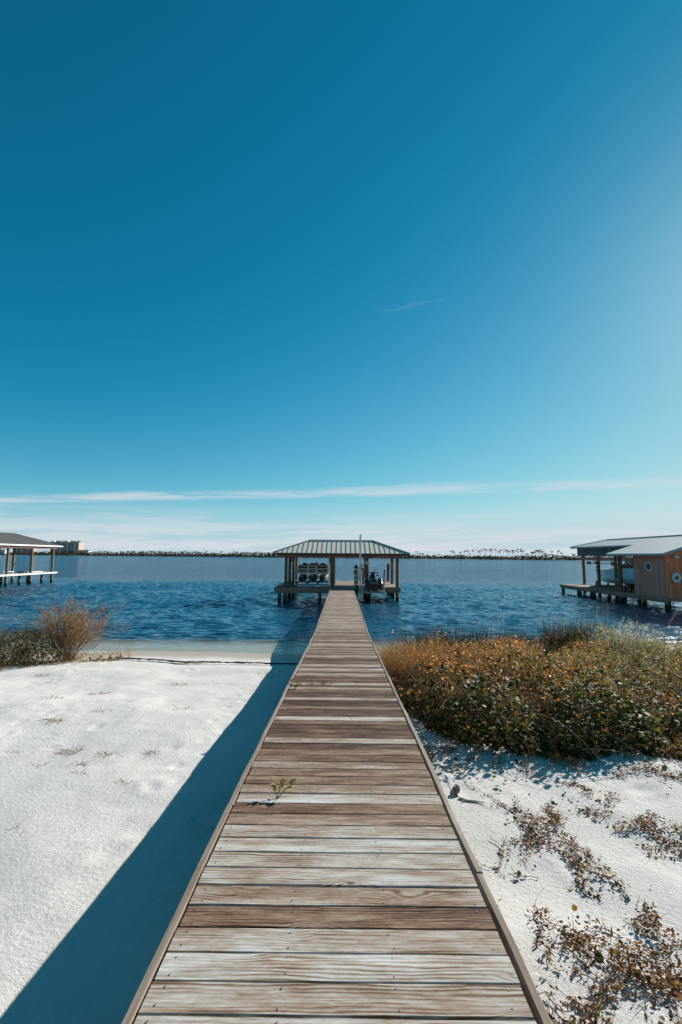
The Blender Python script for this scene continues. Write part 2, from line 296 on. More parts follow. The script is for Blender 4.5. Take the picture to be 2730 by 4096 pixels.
def m_water():
    m = bpy.data.materials.new('lagoon_water'); m.use_nodes = True
    t = NT(m.node_tree); t.n.clear()
    geo = t.add('ShaderNodeNewGeometry'); P = geo.outputs['Position']
    sp = t.add('ShaderNodeSeparateXYZ', ins={0: P}); y = sp.outputs[1]
    w1 = t.noise(t.mapv(P, (1.0, 3.4, 1)), 1.5, 4, 0.6, 0.3)
    w2 = t.noise(t.mapv(P, (0.32, 1.2, 1), rot=(0, 0, 0.2)), 1.0, 3, 0.55)
    h = t.math('ADD', t.math('MULTIPLY', w1, t.sstep(y, 18, 90, 0.05, 0.16)), t.math('MULTIPLY', w2, t.sstep(y, 40, 120, 0.0, 0.3)))
    shallow = t.sstep(y, 15.5, 20.0, 0.2, 1.0)
    bp = t.add('ShaderNodeBump', ins={'Height': h, 'Distance': 1.0, 'Strength': shallow})
    # unresolved chop far out: random facet slopes instead of bump
    nz = t.add('ShaderNodeTexNoise', ins={'Vector': t.mapv(P, (1.0, 2.6, 1)), 'Scale': 1.1, 'Detail': 3.0, 'Roughness': 0.6})
    sl = t.add('ShaderNodeVectorMath', operation='SUBTRACT', ins={0: nz.outputs['Color'], 1: (0.5, 0.5, 0.5)}).outputs[0]
    sl = t.add('ShaderNodeVectorMath', operation='MULTIPLY', ins={0: sl, 1: (0.8, 1.4, 0.0)}).outputs[0]
    sc = t.add('ShaderNodeVectorMath', operation='SCALE', ins={0: sl, 'Scale': t.sstep(y, 20, 80, 0.10, 1.0)}).outputs[0]
    # at grazing sight only the shoreward faces of the far chop are seen: the mean facet leans to the shore
    sc = t.add('ShaderNodeVectorMath', operation='ADD', ins={0: sc, 1: t.add('ShaderNodeCombineXYZ', ins={0: 0.0, 1: t.sstep(y, 34, 80, 0.0, -0.10), 2: 0.0}).outputs[0]}).outputs[0]
    nrm = t.add('ShaderNodeVectorMath', operation='NORMALIZE', ins={0: t.add('ShaderNodeVectorMath', operation='ADD', ins={0: bp.outputs[0], 1: sc}).outputs[0]}).outputs[0]
    gl = t.add('ShaderNodeBsdfGlossy', ins={'Color': (0.97, 0.98, 1.0, 1), 'Roughness': 0.08, 'Normal': nrm})
    tr = t.add('ShaderNodeBsdfTransparent', ins={'Color': (0.95, 0.93, 0.86, 1)})
    df = t.add('ShaderNodeBsdfDiffuse', ins={'Color': (0.012, 0.080, 0.135, 1), 'Normal': bp.outputs[0]})
    # turbidity: the water column is a few centimetres deep at the edge and opaque a few metres out
    yy = t.math('ADD', y, t.math('MULTIPLY', t.math('SUBTRACT', t.noise(t.mapv(P, (0.25, 0.8, 1)), 1.0, 3, 0.5), 0.5), 3.0))
    body = t.add('ShaderNodeMixShader', ins={0: t.sstep(yy, 16.9, 20.0)})
    t.l.new(tr.outputs[0], body.inputs[1]); t.l.new(df.outputs[0], body.inputs[2])
    # Schlick reflectance, the same from both sides so that sunlight still reaches the bed
    dt = t.add('ShaderNodeVectorMath', operation='DOT_PRODUCT', ins={0: nrm, 1: geo.outputs['Incoming']}).outputs['Value']
    om = t.math('SUBTRACT', 1.0, t.math('ABSOLUTE', dt), clamp=True)
    fr = t.math('MULTIPLY_ADD', t.math('POWER', om, 5.0), 0.98, 0.02)
    mx = t.add('ShaderNodeMixShader', ins={0: fr})
    t.l.new(body.outputs[0], mx.inputs[1]); t.l.new(gl.outputs[0], mx.inputs[2])
    o = t.add('ShaderNodeOutputMaterial'); t.l.new(mx.outputs[0], o.inputs[0])
    return m
M['water'] = m_water()
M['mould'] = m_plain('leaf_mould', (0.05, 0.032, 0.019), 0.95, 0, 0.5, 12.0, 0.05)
M['far_land'] = m_plain('far_bank_soil', (0.075, 0.052, 0.036), 0.95, 0, 0.3, 0.08)
M['far_beach'] = m_plain('far_beach_sand', (0.22, 0.165, 0.13), 0.95, 0, 0.2, 0.08)

# ------------------------------------------------------------------ mesh helpers
def link_mesh(name, verts, faces, mat, parent=None, smooth=False, loc=None):
    me = bpy.data.meshes.new(name); me.from_pydata([tuple(v) for v in verts], [], faces); me.update()
    if smooth: me.polygons.foreach_set('use_smooth', [True] * len(me.polygons))
    if mat: me.materials.append(M[mat] if isinstance(mat, str) else mat)
    return link(name, me, parent, loc)
def link(name, me, parent=None, loc=None):
    o = bpy.data.objects.new(name, me); COL.objects.link(o)
    if parent is not None: o.parent = parent
    if loc is not None: o.location = loc
    return o
def np_mesh(name, V, F, mat, parent=None, smooth=False, kind=None):
    # V (N,3) array, F (M,k) array of equal-size faces
    me = bpy.data.meshes.new(name); V = np.asarray(V, np.float32); F = np.asarray(F, np.int32)
    me.vertices.add(len(V)); me.vertices.foreach_set('co', V.ravel())
    k = F.shape[1]; me.loops.add(F.size); me.polygons.add(len(F))
    me.loops.foreach_set('vertex_index', F.ravel())
    me.polygons.foreach_set('loop_start', np.arange(0, F.size, k, dtype=np.int32))
    me.polygons.foreach_set('loop_total', np.full(len(F), k, np.int32))
    if smooth: me.polygons.foreach_set('use_smooth', np.ones(len(F), bool))
    me.update(calc_edges=True); me.validate()
    me.materials.append(M[mat])
    o = link(name, me, parent)
    if kind: o['kind'] = kind
    return o
def tag(o, label, cat, group=None):
    o['label'] = label; o['category'] = cat
    if group: o['group'] = group
    return o
def thing(name, label, cat, loc=(0, 0, 0), rz=0.0, group=None):
    o = bpy.data.objects.new(name, None); COL.objects.link(o); o.location = loc; o.rotation_euler = (0, 0, rz)
    o.empty_display_size = 0.2
    return tag(o, label, cat, group)
def structure(o): o['kind'] = 'structure'; return o
def copy_tree(o, parent=None):
    c = o.copy(); COL.objects.link(c); c.parent = parent
    for ch in o.children: copy_tree(ch, c)
    return c

class MB:
    def __init__(s): s.v = []; s.f = []
    def add(s, vs, fs):
        n = len(s.v); s.v += [Vector(v) for v in vs]; s.f += [tuple(i + n for i in f) for f in fs]; return s
    def box(s, x0, x1, y0, y1, z0, z1, b=0.0):
        if b <= 0:
            vs = [(x0, y0, z0), (x1, y0, z0), (x1, y1, z0), (x0, y1, z0), (x0, y0, z1), (x1, y0, z1), (x1, y1, z1), (x0, y1, z1)]
            return s.add(vs, [(3, 2, 1, 0), (4, 5, 6, 7), (0, 1, 5, 4), (1, 2, 6, 5), (2, 3, 7, 6), (3, 0, 4, 7)])
        vs = []
        for z, i in ((z0, b), (z0 + b, 0), (z1 - b, 0), (z1, b)):
            vs += [(x0 + i, y0 + i, z), (x1 - i, y0 + i, z), (x1 - i, y1 - i, z), (x0 + i, y1 - i, z)]
        fs = [(3, 2, 1, 0), (12, 13, 14, 15)]
        for k in range(3):
            for j in range(4):
                a = k * 4 + j; c = k * 4 + (j + 1) % 4; fs.append((a, c, c + 4, a + 4))
        return s.add(vs, fs)
    def tube(s, pts, r, n=8, cap=True):
        pts = [Vector(p) for p in pts]; rr = r if isinstance(r, (list, tuple)) else [r] * len(pts)
        rings = []; base = len(s.v)
        for i, p in enumerate(pts):
            d = (pts[min(i + 1, len(pts) - 1)] - pts[max(i - 1, 0)]).normalized()
            a = d.cross(Vector((0, 0, 1)) if abs(d.z) < 0.95 else Vector((1, 0, 0))).normalized(); c = d.cross(a)
            for k in range(n):
                t = 2 * math.pi * k / n; s.v.append(p + (a * math.cos(t) + c * math.sin(t)) * rr[i])
        for i in range(len(pts) - 1):
            for k in range(n):
                a = base + i * n + k; b = base + i * n + (k + 1) % n
                s.f.append((b, a, a + n, b + n))
        if cap:
            s.f.append(tuple(base + k for k in range(n))); s.f.append(tuple(base + (len(pts) - 1) * n + k for k in reversed(range(n))))
        return s
    def bar(s, p, q, w, h, upv=(0, 0, 1)):
        p = Vector(p); q = Vector(q); d = (q - p).normalized(); u = Vector(upv)
        a = d.cross(u).normalized() * (w / 2); c = a.cross(d).normalized() * (h / 2)
        vs = [p - a - c, p + a - c, p + a + c, p - a + c, q - a - c, q + a - c, q + a + c, q - a + c]
        return s.add(vs, [(3, 2, 1, 0), (4, 5, 6, 7), (0, 1, 5, 4), (1, 2, 6, 5), (2, 3, 7, 6), (3, 0, 4, 7)])
    def prism(s, poly, ext):
        n = len(poly); e = Vector(ext); P = [Vector(p) for p in poly]
        vs = P + [p + e for p in P]
        fs = [tuple(reversed(range(n))), tuple(range(n, 2 * n))] + [(k, (k + 1) % n, (k + 1) % n + n, k + n) for k in range(n)]
        return s.add(vs, fs)
    def loft(s, rings, closed=True, cap=True):
        n = len(rings[0]); base = len(s.v)
        for r in rings: s.v += [Vector(p) for p in r]
        for i in range(len(rings) - 1):
            for k in range(n if closed else n - 1):
                a = base + i * n + k; b = base + i * n + (k + 1) % n
                s.f.append((a, b, b + n, a + n))
        if cap:
            s.f.append(tuple(base + k for k in reversed(range(n)))); s.f.append(tuple(base + (len(rings) - 1) * n + k for k in range(n)))
        return s
    def ball(s, c, r, nu=12, nv=7):
        c = Vector(c); r = Vector(r) if not isinstance(r, (int, float)) else Vector((r, r, r))
        rings = []
        for j in range(nv + 1):
            th = math.pi * (j / nv) * 0.998 + 0.003
            rings.append([c + Vector((r.x * math.sin(th) * math.cos(2 * math.pi * k / nu), r.y * math.sin(th) * math.sin(2 * math.pi * k / nu), -r.z * math.cos(th))) for k in range(nu)])
        return s.loft(rings)
    def build(s, name, mat, parent=None, smooth=False, loc=None, bevel=0.0):
        o = link_mesh(name, s.v, s.f, mat, parent, smooth, loc)
        if bevel > 0:
            md = o.modifiers.new('bevel', 'BEVEL'); md.width = bevel; md.segments = 2; md.limit_method = 'ANGLE'
        if smooth:
            me = o.data
            if hasattr(me, 'set_sharp_from_angle'): me.set_sharp_from_angle(angle=math.radians(42))
        return o

# ---- smooth value noise for terrain
class VN:
    def __init__(s, seed, n=64): s.g = np.random.default_rng(seed).random((n, n)); s.n = n
    def __call__(s, x, y):
        x = np.asarray(x, float); y = np.asarray(y, float)
        xi = np.floor(x).astype(int); yi = np.floor(y).astype(int); fx = x - xi; fy = y - yi
        fx = fx * fx * fx * (fx * (fx * 6 - 15) + 10); fy = fy * fy * fy * (fy * (fy * 6 - 15) + 10)
        g = s.g; n = s.n
        a = g[xi % n, yi % n]; b = g[(xi + 1) % n, yi % n]; c = g[xi % n, (yi + 1) % n]; d = g[(xi + 1) % n, (yi + 1) % n]
        return a + (b - a) * fx + (c - a) * fy + (a - b - c + d) * fx * fy - 0.5
VA, VB, VC, VD = VN(1), VN(2), VN(3), VN(4)

SAND_Y = np.array([-60, -5, 2.6, 4.4, 6.5, 8.0, 10.0, 12.6, 13.6, 15.8, 19.0, 26, 40, 70, 120])
SAND_Z = np.array([1.1, 0.95, 0.835, 0.785, 0.75, 0.68, 0.49, 0.30, 0.19, 0.0, -0.14, -0.7, -1.8, -3.0, -4.0])
FOOT = []
_fr = np.random.default_rng(66)
for _k in range(330):
    FOOT.append((_fr.uniform(-9, 6), _fr.uniform(2.2, 13), _fr.random() * 6.283, 0.05 + 0.08 * _fr.random() ** 2, 0.004 + 0.014 * _fr.random() ** 2))
for _tr in range(4):      # a few trodden tracks
    _x, _y, _a = _fr.uniform(-7, -2), _fr.uniform(5, 11), _fr.random() * 6.283
    for _k in range(12):
        FOOT.append((_x + 0.09 * math.cos(_a + 1.57) * (1 if _k % 2 else -1), _y + 0.09 * math.sin(_a + 1.57) * (1 if _k % 2 else -1), _a, 0.07, 0.013)); _x += 0.42 * math.cos(_a); _y += 0.42 * math.sin(_a); _a += _fr.normal(0, 0.12)
def foot_z(x, y):
    z = np.zeros(np.shape(x))
    if np.size(x) < 50:
        return z
    for fx_, fy_, fa, fr_, fd in FOOT:
        m = (np.abs(x - fx_) < fr_ * 3.4) & (np.abs(y - fy_) < fr_ * 3.4)
        if not m.any(): continue
        ux = (x[m] - fx_) * math.cos(fa) + (y[m] - fy_) * math.sin(fa); uy = -(x[m] - fx_) * math.sin(fa) + (y[m] - fy_) * math.cos(fa)
        q = (ux / (fr_ * 1.7)) ** 2 + (uy / fr_) ** 2
        z[m] += -fd * np.exp(-q * 1.6) + 0.45 * fd * np.exp(-((np.sqrt(q) - 1.35) / 0.4) ** 2)
    return z
def sand_z(x, y, fine=True):
    x = np.asarray(x, float); y = np.asarray(y, float)
    ys = y + 0.35 * VA(x * 0.16 + 3, y * 0.05) * np.clip((y - 8) / 5, 0, 1) * 2
    z = np.interp(ys, SAND_Y, SAND_Z)
    dry = np.clip((14.0 - ys) / 2.0, 0, 1)
    z = z + dry * (0.10 * VA(x * 0.5, y * 0.5) + 0.05 * VB(x * 1.3, y * 1.3))
    if fine:
        d = VC(x * 3.1, y * 3.1); z = z + dry * (0.014 * VC(x * 2.2 + 9, y * 2.2) - 0.03 * np.clip(d - 0.22, 0, 1) + 0.006 * VD(x * 6.5, y * 6.5))
        z = z + dry * 0.006 * VB(x * 4.3, y * 4.3)
    return z
def zs(x, y): return float(sand_z(x, y))

# =================================================================== SETTING
def grid_mesh(name, xs, ys, zf, mat, smooth=True):
    X, Y = np.meshgrid(xs, ys); Z = zf(X, Y)
    V = np.stack([X, Y, Z], -1).reshape(-1, 3); nx, ny = len(xs), len(ys)
    i = np.arange(nx * ny).reshape(ny, nx)
    F = np.stack([i[:-1, :-1], i[:-1, 1:], i[1:, 1:], i[1:, :-1]], -1).reshape(-1, 4)
    return np_mesh(name, V, F, mat, None, smooth)

def axis(parts):
    out = []
    for a, b, st in parts: out.append(np.arange(a, b - 1e-6, st))
    out.append(np.array([parts[-1][1]])); return np.concatenate(out)

sand = grid_mesh('beach_sand', axis([(-160, -40, 8), (-40, -12, 0.8), (-12, 12, 0.05), (12, 40, 0.6), (40, 160, 8)]),
                 axis([(-40, -4, 2.0), (-4, 1.5, 0.2), (1.5, 14.5, 0.045), (14.5, 22, 0.25), (22, 70, 3), (70, 120, 10)]), lambda X, Y: sand_z(X, Y) + foot_z(X, Y), 'sand')
structure(sand)

# water: short wind ripples as real displacement near by, fading into bump far out
waves = []
wr = np.random.default_rng(5)
for k in range(46):
    lam = 0.19 * (0.95 / 0.19) ** wr.random(); th = wr.normal(0.05, 0.30)
    kv = 2 * math.pi / lam; amp = lam * 0.0074 * (0.5 + wr.random())
    waves.append((kv * math.sin(th), kv * math.cos(th), amp, wr.random() * 6.283))
def water_z(X, Y):
    Z = np.zeros_like(X)
    mod = 0.85 + 0.5 * VB(X * 0.13, Y * 0.22)
    for kx, ky, a, ph in waves: Z += a * np.sin(kx * X + ky * Y + ph)
    Z = Z + 0.35 * np.abs(Z)                       # sharper crests
    fade = np.clip((Y - 15.6) / 3.5, 0.10, 1) * np.clip((64 - Y) / 14, 0, 1) * np.clip((48 - np.abs(X)) / 6, 0, 1)
    swash = 0.012 * np.exp(-((Y - 16.6) / 0.5) ** 2) + 0.02 * np.exp(-((Y - 18.2 - 0.4 * VA(X * 0.2, 0)) / 0.3) ** 2)
    return Z * mod * fade + swash * (0.6 + VB(X * 0.4, Y * 0.4))
ysw = [14.2]
while ysw[-1] < 64: ysw.append(ysw[-1] + 0.045 + 0.0026 * (ysw[-1] - 14))
ysw = np.concatenate([np.array(ysw), np.array([70, 80, 100, 150, 300, 700, 1500])])
water = grid_mesh('lagoon_water', axis([(-1400, -48, 169), (-48, 48, 0.13), (48, 1400, 169)]), ysw, water_z, 'water')
structure(water)

# far shore
def shore_y(x): return 700.0 - 0.30 * x - 90.0 * (np.asarray(x) > 60) * 0 + 14 * np.sin(np.asarray(x) * 0.013) + 9 * np.sin(np.asarray(x) * 0.041)
xs = np.arange(-1500, 1500, 12.0); prof = [(-6, -0.4), (0, 0.15), (6, 0.9), (16, 1.6), (60, 2.6), (400, 3.0)]
V = []; F = []
for dyy, zz in prof:
    for x in xs: V.append((x, float(shore_y(x)) + dyy, zz + (0.5 * float(VA(x * 0.03, dyy * 0.1)) if zz > 1 else 0)))
n = len(xs)
for j in range(len(prof) - 1):
    for i in range(n - 1): F.append((j * n + i, j * n + i + 1, (j + 1) * n + i + 1, (j + 1) * n + i))
fl = link_mesh('far_shore', V, F, 'far_land', None, True); fl.data.materials.append(M['far_beach'])
for p in fl.data.polygons:
    if p.index < 2 * (n - 1): p.material_index = 1 if (p.index < (n - 1) or (p.index // 9) % 3 == 0) else 0
structure(fl)

# ------------------------------------------------------------------ vegetation helpers
def rot_mats(n, tilt, rng, up=None):
    # random frames: leaf normal tilted up to `tilt` from up vector, random spin
    az_ = rng.random(n) * 2 * np.pi; t = np.abs(rng.normal(0, tilt, n))
    nrm = np.stack([np.sin(t) * np.cos(az_), np.sin(t) * np.sin(az_), np.cos(t)], -1)
    if up is not None: nrm = nrm + up; nrm /= np.linalg.norm(nrm, axis=1, keepdims=True) + 1e-9
    r = rng.normal(size=(n, 3)); a = np.cross(nrm, r); a /= np.linalg.norm(a, axis=1, keepdims=True) + 1e-9
    b = np.cross(nrm, a)
    return np.stack([a, b, nrm], -1)       # columns
LEAF_OVAL = (np.array([(0, 0, 0), (0.30, 0.30, 0.10), (0.72, 0.26, 0.06), (1.0, 0, -0.08), (0.72, -0.26, 0.06), (0.30, -0.30, 0.10), (0.5, 0, 0.0)]) - np.array([0.5, 0, 0]),
             np.array([(0, 6, 1), (1, 6, 2), (2, 6, 3), (3, 6, 4), (4, 6, 5), (5, 6, 0)]))
LEAF_ROUND = (np.array([(0, 0, 0), (0.12, 0.40, 0.12), (0.55, 0.52, 0.10), (0.98, 0.22, 0.0), (0.98, -0.22, 0.0), (0.55, -0.52, 0.10), (0.12, -0.40, 0.12), (0.5, 0, 0.0)]) - np.array([0.5, 0, 0]),
              np.array([(0, 7, 1), (1, 7, 2), (2, 7, 3), (3, 7, 4), (4, 7, 5), (5, 7, 6), (6, 7, 0)]))
LEAF_SMALL = (np.array([(-0.5, 0, 0), (0, 0.24, 0.08), (0.5, 0, -0.05), (0, -0.24, 0.08)]), np.array([(0, 2, 1), (0, 3, 2)]))
LEAF_CURL = (np.array([(-0.5, 0, 0), (-0.15, 0.2, 0.18), (0.2, 0.16, 0.30), (0.5, 0, 0.18), (0.2, -0.12, 0.05), (-0.15, -0.18, 0.02)]), np.array([(0, 5, 1), (1, 5, 4), (1, 4, 2), (2, 4, 3)]))
def scatter_arrays(T, pos, R, sc):
    tv, tf = T; n = len(pos); k = len(tv)
    V = np.einsum('nij,kj->nki', R, tv) * sc[:, None, None] + pos[:, None, :]
    F = tf[None] + (np.arange(n) * k)[:, None, None]
    return V.reshape(-1, 3), F.reshape(-1, tf.shape[1])
def leaves(name, mat, parent, pos, size, tilt=0.9, T=LEAF_OVAL, rng=RNG, up=None, kind=None):
    n = len(pos); s = size[0] + (size[1] - size[0]) * rng.random(n) ** 1.6
    V, F = scatter_arrays(T, np.asarray(pos, float), rot_mats(n, tilt, rng, up), s)
    return np_mesh(name, V, F, mat, parent, False, kind or ('stuff' if parent else None))
def blades(name, mat, parent, base, d, length, width, bend, seg=4, rng=RNG, kind=None, taper=1.0):
    n = len(base); base = np.asarray(base, float); d = d / (np.linalg.norm(d, axis=1, keepdims=True) + 1e-9)
    side = np.cross(d, rng.normal(size=(n, 3))); side /= np.linalg.norm(side, axis=1, keepdims=True) + 1e-9
    length = np.broadcast_to(length, n); width = np.broadcast_to(width, n)
    vs = []
    for j in range(seg + 1):
        t = j / seg
        c = base + d * (length * t)[:, None] + bend * (length * t * t)[:, None]
        w = width * (1 - taper * t * 0.92) * 0.5
        vs += [c - side * w[:, None], c + side * w[:, None]]
    V = np.stack(vs, 1); k = 2 * (seg + 1)
    f = np.array([(2 * j, 2 * j + 1, 2 * j + 3, 2 * j + 2) for j in range(seg)])
    F = f[None] + (np.arange(n) * k)[:, None, None]
    return np_mesh(name, V.reshape(-1, 3), F.reshape(-1, 4), mat, parent, False, kind or ('stuff' if parent else None))

def part(mb, name, mat, th, smooth=False, bevel=0.0):
    # geometry given in world coordinates, parented to a thing that stands at th.location
    root = th
    off = -Vector(root.location)
    while root.parent is not None:
        root = root.parent; off -= Vector(root.location)
    return mb.build(name, mat, th, smooth, off, bevel)

# =================================================================== PIER
PY = np.array([-1.0, 1.8, 4.5, 6.5, 13.4, 33.8]); PZ = np.array([1.655, 1.57, 1.482, 1.388, 1.045, 1.045])
def pier_z(y):
    y = np.asarray(y, float); return (np.interp(y - 0.6, PY, PZ) + np.interp(y, PY, PZ) * 2 + np.interp(y + 0.6, PY, PZ)) / 4
PXC, PHW = -0.010, 0.756
pier = thing('wooden_pier', 'long weathered plank pier running from the sand out to the boathouse', 'pier', (PXC, 0.0, 0.0))
def plank_mesh(i, L, Wd, T, rng, nseg=10):
    xs_ = np.linspace(-L / 2, L / 2, nseg + 1); b = 0.004; prof_ = []
    V = []; F = []
    e0 = -Wd / 2 + rng.normal(0, 0.0012, nseg + 1); e1 = Wd / 2 + rng.normal(0, 0.0012, nseg + 1)
    cup = rng.normal(0, 0.0012)
    for k, x in enumerate(xs_):
        a, c = e0[k], e1[k]; z0 = rng.normal(0, 0.0004)
        V += [(x, a, -T), (x, a, -b), (x, a + b, z0), (x, 0.0, z0 - cup), (x, c - b, z0), (x, c, -b), (x, c, -T)]
    for k in range(nseg):
        for j in range(7):
            p = k * 7 + j; q = k * 7 + (j + 1) % 7
            F.append((q, p, p + 7, q + 7))
    F.append(tuple(range(7))); F.append(tuple(nseg * 7 + j for j in reversed(range(7))))
    me = bpy.data.meshes.new('plank'); me.from_pydata(V, [], F); me.update(); me.materials.append(M['plank'])
    return me
prng = np.random.default_rng(21)
PITCH_P = 0.1448
pmesh = [plank_mesh(i, 2 * PHW - 0.012, 0.1395, 0.036, prng) for i in range(10)]
tones = [0.80, 0.72, 0.62, 0.74, 0.64, 0.30, 0.55, 0.70, 0.68, 0.72, 0.66, 0.46, 0.38, 0.82, 0.66, 0.52, 0.50, 0.62, 0.42, 0.46, 0.30,
         0.74, 0.34, 0.28, 0.24, 0.44, 0.92, 0.36, 0.30, 0.52, 0.24, 0.20, 0.78, 0.34, 0.24, 0.40, 0.66, 0.30, 0.84, 0.30, 0.44, 0.28, 0.62]
yp = 0.95; k = 0; prev = 0.5
trng = np.random.default_rng(77)
nail_v = MB()
# first tone entry falls on the plank at y = 1.9 or so
start = 5
while yp < 33.72:
    i_t = k - start
    if 0 <= i_t < len(tones): tone = tones[i_t]
    elif i_t < 0: tone = 0.7
    else:
        far = min(1.0, max(0.0, (yp - 10.5) / 8.0))
        r_ = trng.random()
        tone = (0.24 + 0.30 * trng.random() if r_ < 0.66 else 0.62 + 0.25 * trng.random()) * (1 - far) + far * (0.50 + 0.24 * trng.random())
    o = link('plank', pmesh[prng.integers(10)], pier)
    z = float(pier_z(yp)); sl_ = float(pier_z(yp + 0.05) - pier_z(yp - 0.05)) / 0.1
    o.location = (prng.normal(0, 0.002), yp, z + prng.normal(0, 0.0012)); o.rotation_euler = (math.atan(sl_), prng.normal(0, 0.0006), prng.normal(0, 0.0009))
    if prng.random() < 0.5: o.rotation_euler.z += math.pi; o.rotation_euler.x *= -1
    tone = 0.48 + (tone - 0.5) * 0.92 - 0.06 * (4.5 < yp < 13) + 0.09 * (yp < 3.5); o.color = (tone, 0, 0, 1)
    if yp < 9:
        for xn in (-0.70, -0.22, 0.24, 0.69):
            for yn in (-0.042, 0.042):
                px_, py_ = PXC + xn + prng.normal(0, 0.006), yp + yn + prng.normal(0, 0.004)
                zz = float(pier_z(py_)) + 0.0022
                nail_v.add([(px_ + 0.0048 * math.cos(a * 1.0472), py_ + 0.0048 * math.sin(a * 1.0472), zz) for a in range(6)], [tuple(range(6))])
    yp += PITCH_P + prng.normal(0, 0.0018); k += 1
o = part(nail_v, 'nail_heads', 'nail', pier); o['kind'] = 'stuff'
# edge trim boards, butted end to end
for sx in (-1, 1):
    y0 = 0.4 if sx < 0 else -0.3
    while y0 < 33.6:
        L = min(3.05 + prng.normal(0, 0.03), 33.68 - y0)
        ys_ = np.linspace(y0, y0 + L - 0.006, 7); xc = PXC + sx * (PHW + 0.024 + abs(prng.normal(0, 0.003))); mb = MB(); rings = []
        dz_ = prng.normal(0.004, 0.002); dxe = prng.normal(0, 0.003)
        for j, yy in enumerate(ys_):
            zz = float(pier_z(yy)) + dz_ + prng.normal(0, 0.0015); xx = xc + dxe * (j / 6 - 0.5) + prng.normal(0, 0.003); w_ = 0.019; b_ = 0.004
            rings.append([(xx - w_, yy, zz - 0.185), (xx + w_, yy, zz - 0.185), (xx + w_, yy, zz - b_), (xx + w_ - b_, yy, zz), (xx - w_ + b_, yy, zz), (xx - w_, yy, zz - b_)])
        mb.loft(rings); part(mb, 'trim_board', 'trim', pier); y0 += L
# stringers and supports under the deck
for xo in (-0.62, 0.0, 0.62):
    mb = MB(); rings = []
    for yy in np.linspace(0.6, 33.6, 24):
        zz = float(pier_z(yy)) - 0.041; x = PXC + xo
        rings.append([(x - 0.02, yy, zz - 0.18), (x + 0.02, yy, zz - 0.18), (x + 0.02, yy, zz), (x - 0.02, yy, zz)])
    mb.loft(rings); part(mb, 'stringer', 'beam_y', pier)
for yy in np.arange(1.6, 33, 3.05):
    for xo in (-0.50, 0.50):
        zt = float(pier_z(yy)) - 0.045
        mb = MB().tube([(PXC + xo, yy, min(zs(PXC, yy), 0) - 0.7), (PXC + xo, yy, zt - 0.19)], 0.10, 10)
        part(mb, 'pile', 'pile', pier, True)
    mb = MB().box(PXC - 0.68, PXC + 0.68, yy - 0.11, yy - 0.07 - 0.001, float(pier_z(yy)) - 0.40, float(pier_z(yy)) - 0.225); part(mb, 'cross_beam', 'beam', pier)

# =================================================================== roof builder
def face_panels(th, O, eu, ev, nrm, L, top, pw, mat, name='roof_panel', rib_w=0.03, rib_h=0.04, thick=0.012, rib_mat=None):
    """strip panels on a roof plane; O = eave start, eu along the eave, ev up the slope; top(u) = slope length there"""
    O, eu, ev, nrm = Vector(O), Vector(eu), Vector(ev), Vector(nrm)
    cnt = max(1, round(L / pw)); w = L / cnt
    P = lambda u, v, h: O + eu * u + ev * v + nrm * h
    for k in range(cnt):
        u0, u1 = k * w, (k + 1) * w
        us = [u0, (u0 + u1) / 2, u1]
        tp = [(u, max(0.0, top(u))) for u in us]
        if max(t for _, t in tp) < 0.03: continue
        poly = [P(u0, 0, 0), P(u1, 0, 0)] + [P(u, t, 0) for u, t in reversed(tp) if t > 0.001]
        mb = MB().prism(poly, nrm * thick)
        t0 = max(0.0, top(u0 + rib_w))
        if t0 > 0.05:
            a, b = u0 - rib_w / 2, u0 + rib_w / 2
            vs = [P(a, 0, thick), P(b, 0, thick), P(b, t0, thick), P(a, t0, thick)]
            nf = len(mb.f); mb.prism(vs, nrm * rib_h)
        po = part(mb, name, mat, th)
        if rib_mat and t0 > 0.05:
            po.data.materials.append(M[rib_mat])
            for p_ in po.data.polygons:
                if p_.index >= nf: p_.material_index = 1

